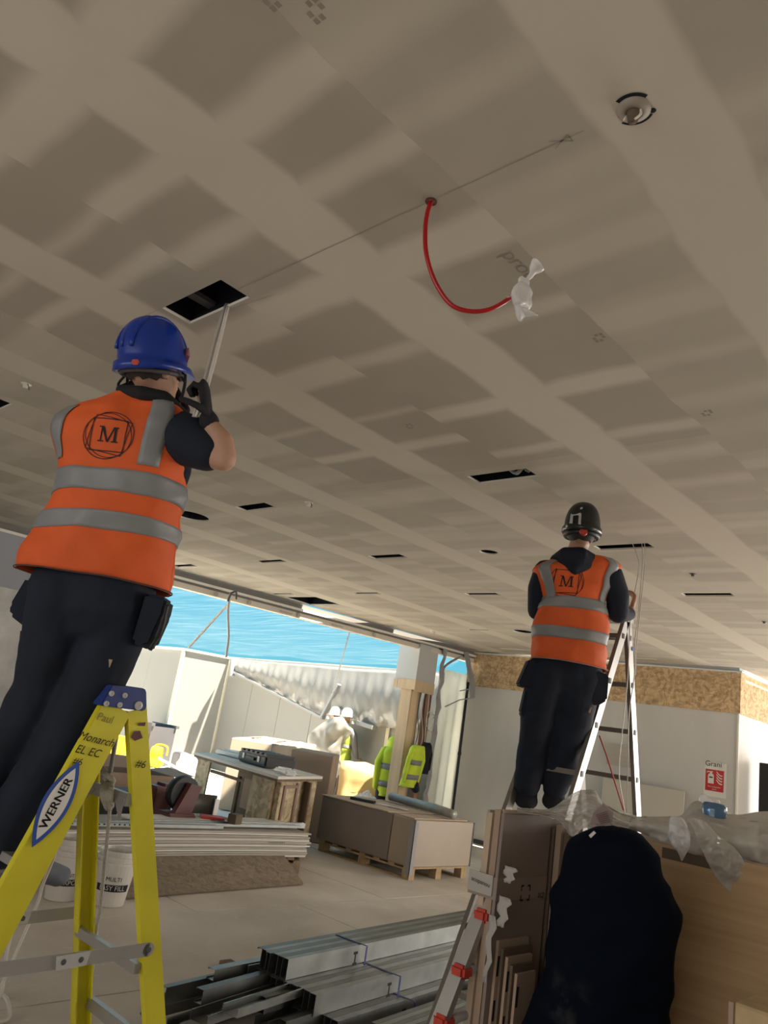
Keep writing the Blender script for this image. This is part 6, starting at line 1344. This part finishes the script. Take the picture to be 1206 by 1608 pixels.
text_bm(b, 'Fire extinguisher', Q(.5, .20)+V((0, 0, 0)), (1, 0, 0), (0, 0, 1), wd*.105, .002); text_bm(b, 'point', Q(.5, .09), (1, 0, 0), (0, 0, 1), wd*.11, .002); mesh_obj('pictogram', b, M_PAPER, sg, fixn=False)
b = B(); flat_poly(b, [Q(u, v) for u, v in ((.20, .60), (.40, .60), (.40, .66), (.20, .66))]); 
for f in b.faces:
    for v in f.verts: v.co.y -= .001
text_bm(b, 'Grani', V(((x0+x1)/2-.02, s2-.001, z1+.07)), (1, 0, 0), (0, 0, 1), .095, .001); mesh_obj('sign_print', b, M_INK, sg, fixn=False)
lb_ = [ony(940, 1216, 10.55), ony(1068, 1242, 10.55)]; b = B(); x0, x1 = lb_[0].x, lb_[1].x; zt = lb_[1].z
slab(b, [(x0, 10.62, .003), (x1, 10.62, .003), (x1, 10.70, zt), (x0, 10.70, zt)], (0, .014, 0)); tag(mesh_obj('leaning_board', b, mat('cream_board', (.62, .58, .50), .8)), 'cream board leaning on the white wall behind the silver ladder', 'board')
b = B(); q0, q1 = ony(948, 1165, 10.6), ony(985, 1205, 10.6); box(b, (q0.x, wy(q0.x)-.045, q1.z), (q1.x, wy(q0.x)-.022, q0.z)); tag(mesh_obj('wall_patch_board', b, M_PB), 'small pale square board fixed low on the white wall behind the ladder rungs', 'board')
cq_ = ony(1192, 1197, 11.2); b = B(); box(b, (cq_.x, 11.2, 0), (cq_.x+.9, 11.5, cq_.z)); bmesh.ops.bevel(b, geom=list(b.edges), offset=.01, segments=1, affect='EDGES'); bp_ = mesh_obj('black_cabinet', b, M_BLACK); tag(bp_, 'tall black cabinet standing by the corner at the right edge, beyond the sign', 'cabinet')

# ================================================================== CEILING FITTINGS, CABLES AND ROPES
rc = thing('red_cable', (-1.36, 1.35, H), 'red cable looping down from the ceiling with a bagged end', 'cable')
pts = [(677, 316, 2.25), (671, 335, 2.24), (668, 360, 2.23), (669, 395, 2.21), (678, 430, 2.2), (693, 460, 2.19), (712, 481, 2.18), (740, 489, 2.18), (768, 486, 2.18), (792, 474, 2.19), (812, 458, 2.2)]
b = B(); tube(b, smooth_path([at(*q) for q in pts]), .0068, 10); mesh_obj('sheath', b, M_RED, rc, smooth=True)
b = B(); lathe(b, [(.011, .001), (.018, .001), (.018, -.003), (.011, -.003)], zat(677, 316, H), 16); mesh_obj('hole_rim', b, M_MAROON, rc)
bg_ = thing('cable_bag', at(820, 470, 2.2), 'white polythene bag taped over the end of the red cable', 'bag')
b = B(); tube(b, resample([at(829, 436, 2.2), at(823, 452, 2.2), at(818, 472, 2.19), at(817, 486, 2.19), at(822, 497, 2.19)], 26), [.010+.024*math.sin(min(1, i/14)*1.57)*(1 if i < 16 else max(.2, 1-(i-16)/12)) for i in range(26)], 20, el=[(1, .55)]*26); crumple(b, .018, 30); mesh_obj('film_body', b, M_BAG, bg_, smooth=True)
b = B(); tube(b, resample([at(820, 488, 2.19), at(832, 494, 2.19), at(846, 494, 2.19)], 12), [.016, .015, .013, .011, .010, .009, .008, .008, .007, .006, .005, .003], 10, el=[(1, .4)]*12); crumple(b, .006, 40); mesh_obj('film_tail', b, M_BAG, bg_, smooth=True)
b = B(); tube(b, resample([at(826, 442, 2.2), at(834, 432, 2.2), at(838, 424, 2.2), at(845, 415, 2.2)], 16), [.007, .006, .006, .006, .007, .008, .009, .010, .012, .015, .018, .020, .022, .024, .025, .026], 20, caps=False, el=[(1, .8)]*16); crumple(b, .005, 30); mesh_obj('film_mouth', b, M_BAG, bg_, smooth=True)
b = B(); tube(b, resample([at(822, 450, 2.2), at(808, 462, 2.19), at(796, 468, 2.19)], 10), [.014, .013, .012, .010, .009, .008, .008, .007, .006, .005], 10, el=[(1, .5)]*10); mesh_obj('film_neck', b, M_BAG, bg_, smooth=True)
# sprinkler rose near the top right
sp = zat(995, 172, H); sr = thing('sprinkler', sp, 'uncovered sprinkler rosette in a rough cut hole, top right of the ceiling', 'sprinkler')
b = B(); lathe(b, [(.040, -.0006), (.040, -.0022), (.028, -.008), (.018, -.012), (.016, -.002)], sp, 28); mesh_obj('rosette', b, mat('rosette', (.34, .30, .25), .6), sr, smooth=True)
b = B(); lathe(b, [(.042, -.0008), (.048, -.0008)], sp, 20, a0=.5, a1=2.3); mesh_obj('rough_gap', b, M_VOID, sr, fixn=False); b = B(); lathe(b, [(.041, -.0009), (.051, -.0009)], sp, 20, a0=3.6, a1=5.2); ico(b, sp+V((.036, .026, -.001)), .008, (1, 1, .2)); mesh_obj('rough_gap', b, M_VOID, sr, fixn=False)
b = B(); lathe(b, [(.001, -.034), (.012, -.034), (.015, -.012), (.018, -.010)], sp, 16); mesh_obj('nozzle', b, M_CARDD, sr, smooth=True)
b = B(); tube(b, smooth_path([sp+V((.018, .0, -.008)), sp+V((.022, -.006, -.030)), sp+V((.012, -.012, -.044))]), .003, 6); tube(b, smooth_path([sp+V((-.016, .0, -.008)), sp+V((-.018, -.010, -.030))]), .0025, 6); mesh_obj('clip_arm', b, M_TRIMW, sr, smooth=True)
for (px, py, s_, lb) in ((41, 603, 1.0, 'small capped sprinkler point on the ceiling at the left edge'), (485, 789, 1.1, 'small sprinkler head on the ceiling right of the first dark hatches'), (679, 990, 1.6, 'hanging sprinkler drop near the far ceiling corner'), (1088, 901, .9, 'tiny dark fixing in the ceiling right of the silver ladder'), (1200, 976, .8, 'tiny fixing in the ceiling at the right edge')):
    p = zat(px, py, H); t = thing('sprinkler', p, lb, 'sprinkler'); b = B(); lathe(b, [(.001, -.022*s_), (.012*s_, -.022*s_), (.016*s_, -.004), (.03*s_, -.0006)], p, 14); mesh_obj('cup', b, M_TRIMW if px < 1000 else M_DKGREY, t, smooth=True)
    if px < 1000: b = B(); tube(b, [p+V((.02*s_, 0, -.001)), p+V((.025*s_, .01, -.02*s_)), p+V((.012*s_, .02, -.03*s_))], .003, 6); mesh_obj('clip', b, M_DKGREY, t)
# pale conduits from the near hatch to the gloved hand
cd = thing('cable_pair', zat(355, 478, H), 'two pale cables coming out of the near ceiling hatch into the gloved hand', 'cable')
for k, o_ in enumerate(((0, 0), (5.5, 0))):
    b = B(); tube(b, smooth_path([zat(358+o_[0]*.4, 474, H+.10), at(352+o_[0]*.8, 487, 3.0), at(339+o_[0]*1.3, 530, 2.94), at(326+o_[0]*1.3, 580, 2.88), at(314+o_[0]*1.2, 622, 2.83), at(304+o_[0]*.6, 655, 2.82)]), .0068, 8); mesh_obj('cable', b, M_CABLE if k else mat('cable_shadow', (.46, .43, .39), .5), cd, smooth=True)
for k, (top_, pts, lb) in enumerate([((993, 853), [(1000, 872, 5.1), (1003, 895, 4.95), (990, 970, 4.68), (986, 1060, 4.62), (977, 1150, 4.6), (972, 1215, 4.6), (981, 1275, 4.6)], 'leftmost thin white cable from the long hatch down behind the silver ladder'), ((1008, 853), [(1009, 880, 5.1), (1003, 960, 4.75), (997, 1010, 4.70), (996, 1060, 4.72), (988, 1120, 4.7), (986, 1200, 4.7), (984, 1275, 4.7)], 'middle thin white cable hanging from the long hatch'), ((1012, 853), [(1013, 880, 5.1), (1006, 950, 4.75), (999, 1020, 4.66), (998, 1060, 4.64)], 'short rightmost white cable hanging from the long hatch')]):
    b = B(); t_ = zat(*top_, H+.08); tube(b, smooth_path([zat(top_[0], top_[1], H+.02)]+[at(*q) for q in pts]), .0032, 6); tag(mesh_obj('hanging_cable', b, M_CABLE, smooth=True), lb, 'cable', 'cables from the long hatch')
b = B(); tube(b, smooth_path([at(941, 1155, 4.6), at(952, 1185, 4.6), at(966, 1230, 4.6), at(979, 1272, 4.6)]), .0045, 6); tag(mesh_obj('red_thin_cable', b, M_REDP, smooth=True), 'thin red cable slanting down behind the silver ladder rungs', 'cable')
# rope tied to the ladder brace and loose cords
rp = thing('rope', at(170, 1250, 2.95), 'white rope knotted round the ladder brace and hanging to the floor', 'rope')
b = B(); tube(b, smooth_path([at(191, 1085, 3.0), at(185, 1140, 3.0), at(177, 1190, 3.0), at(173, 1214, 2.98)]), .009, 8); mesh_obj('strand', b, M_GREY, rp, smooth=True)
b = B()
for k in range(7): tube(b, smooth_path([at(162+k*2.4, 1230, 2.9), at(160+k*2.6+2*math.sin(k), 1248, 2.86), at(167+k*1.5, 1268+3*math.sin(k*2), 2.9)]), .0085, 6)
tube(b, smooth_path([at(163, 1214, 2.95), at(172, 1220, 2.88), at(178, 1226, 2.9), at(172, 1232, 2.95), at(165, 1222, 2.9)]), .010, 8); mesh_obj('knot', b, M_ROPE, rp, smooth=True)
b = B(); tube(b, smooth_path([at(173, 1262, 2.93), at(170, 1300, 2.96), at(165, 1350, 3.0), at(158, 1420, 3.1), at(151, 1466, 3.2), zat(140, 1560, .012), zat(118, 1600, .012)]), .0075, 8); mesh_obj('strand', b, M_ROPE, rp, smooth=True)
for k, (pts, lb) in enumerate([([(96, 1292, 3.1), (90, 1325, 3.15), (83, 1350, 3.2), (66, 1392, 3.3), (58, 1420, 3.3)], 'white cord hanging just right of the sticker rail'), ([(47, 1384, 3.2), (40, 1412, 3.25), (22, 1455, 3.3), (10, 1500, 3.3), (2, 1560, 3.3)], 'white cord crossing the far spreader at the left edge')]):
    b = B(); P_ = [at(*q) for q in pts]; e_ = P_[-1]+V((.0, -.1, 0)); e_.z = .012; tube(b, smooth_path(P_+[(P_[-1]+e_)/2, e_, e_+V((.25, -.05, 0))]), .007, 6); tag(mesh_obj('cord', b, M_CABLE, smooth=True), lb, 'cord')
b = B(); tube(b, smooth_path([zat(2, 1560, .012), zat(10, 1568, .05), zat(15, 1585, .03), zat(12, 1600, .012), zat(-10, 1606, .012)]), .009, 8); tag(mesh_obj('floor_cable', b, M_CABLE, smooth=True), 'loop of pale cable on the floor at the lower left corner', 'cable')
b = B(); c = at(74, 1362, 3.7); rtube(b, [c+V((0, -.08, .05)), c+V((0, -.02, -.01)), c+V((0, .09, -.04))], [.04, .055, .04], 14); crumple(b, .03, 14)
gs = union('sack', b, M_DENIM, None, .01, 4)  # sack floats in mid-air
tag(gs, 'crumpled blue-grey cloth sack floating unsupported by the ladder, above the white tubs', 'sack')
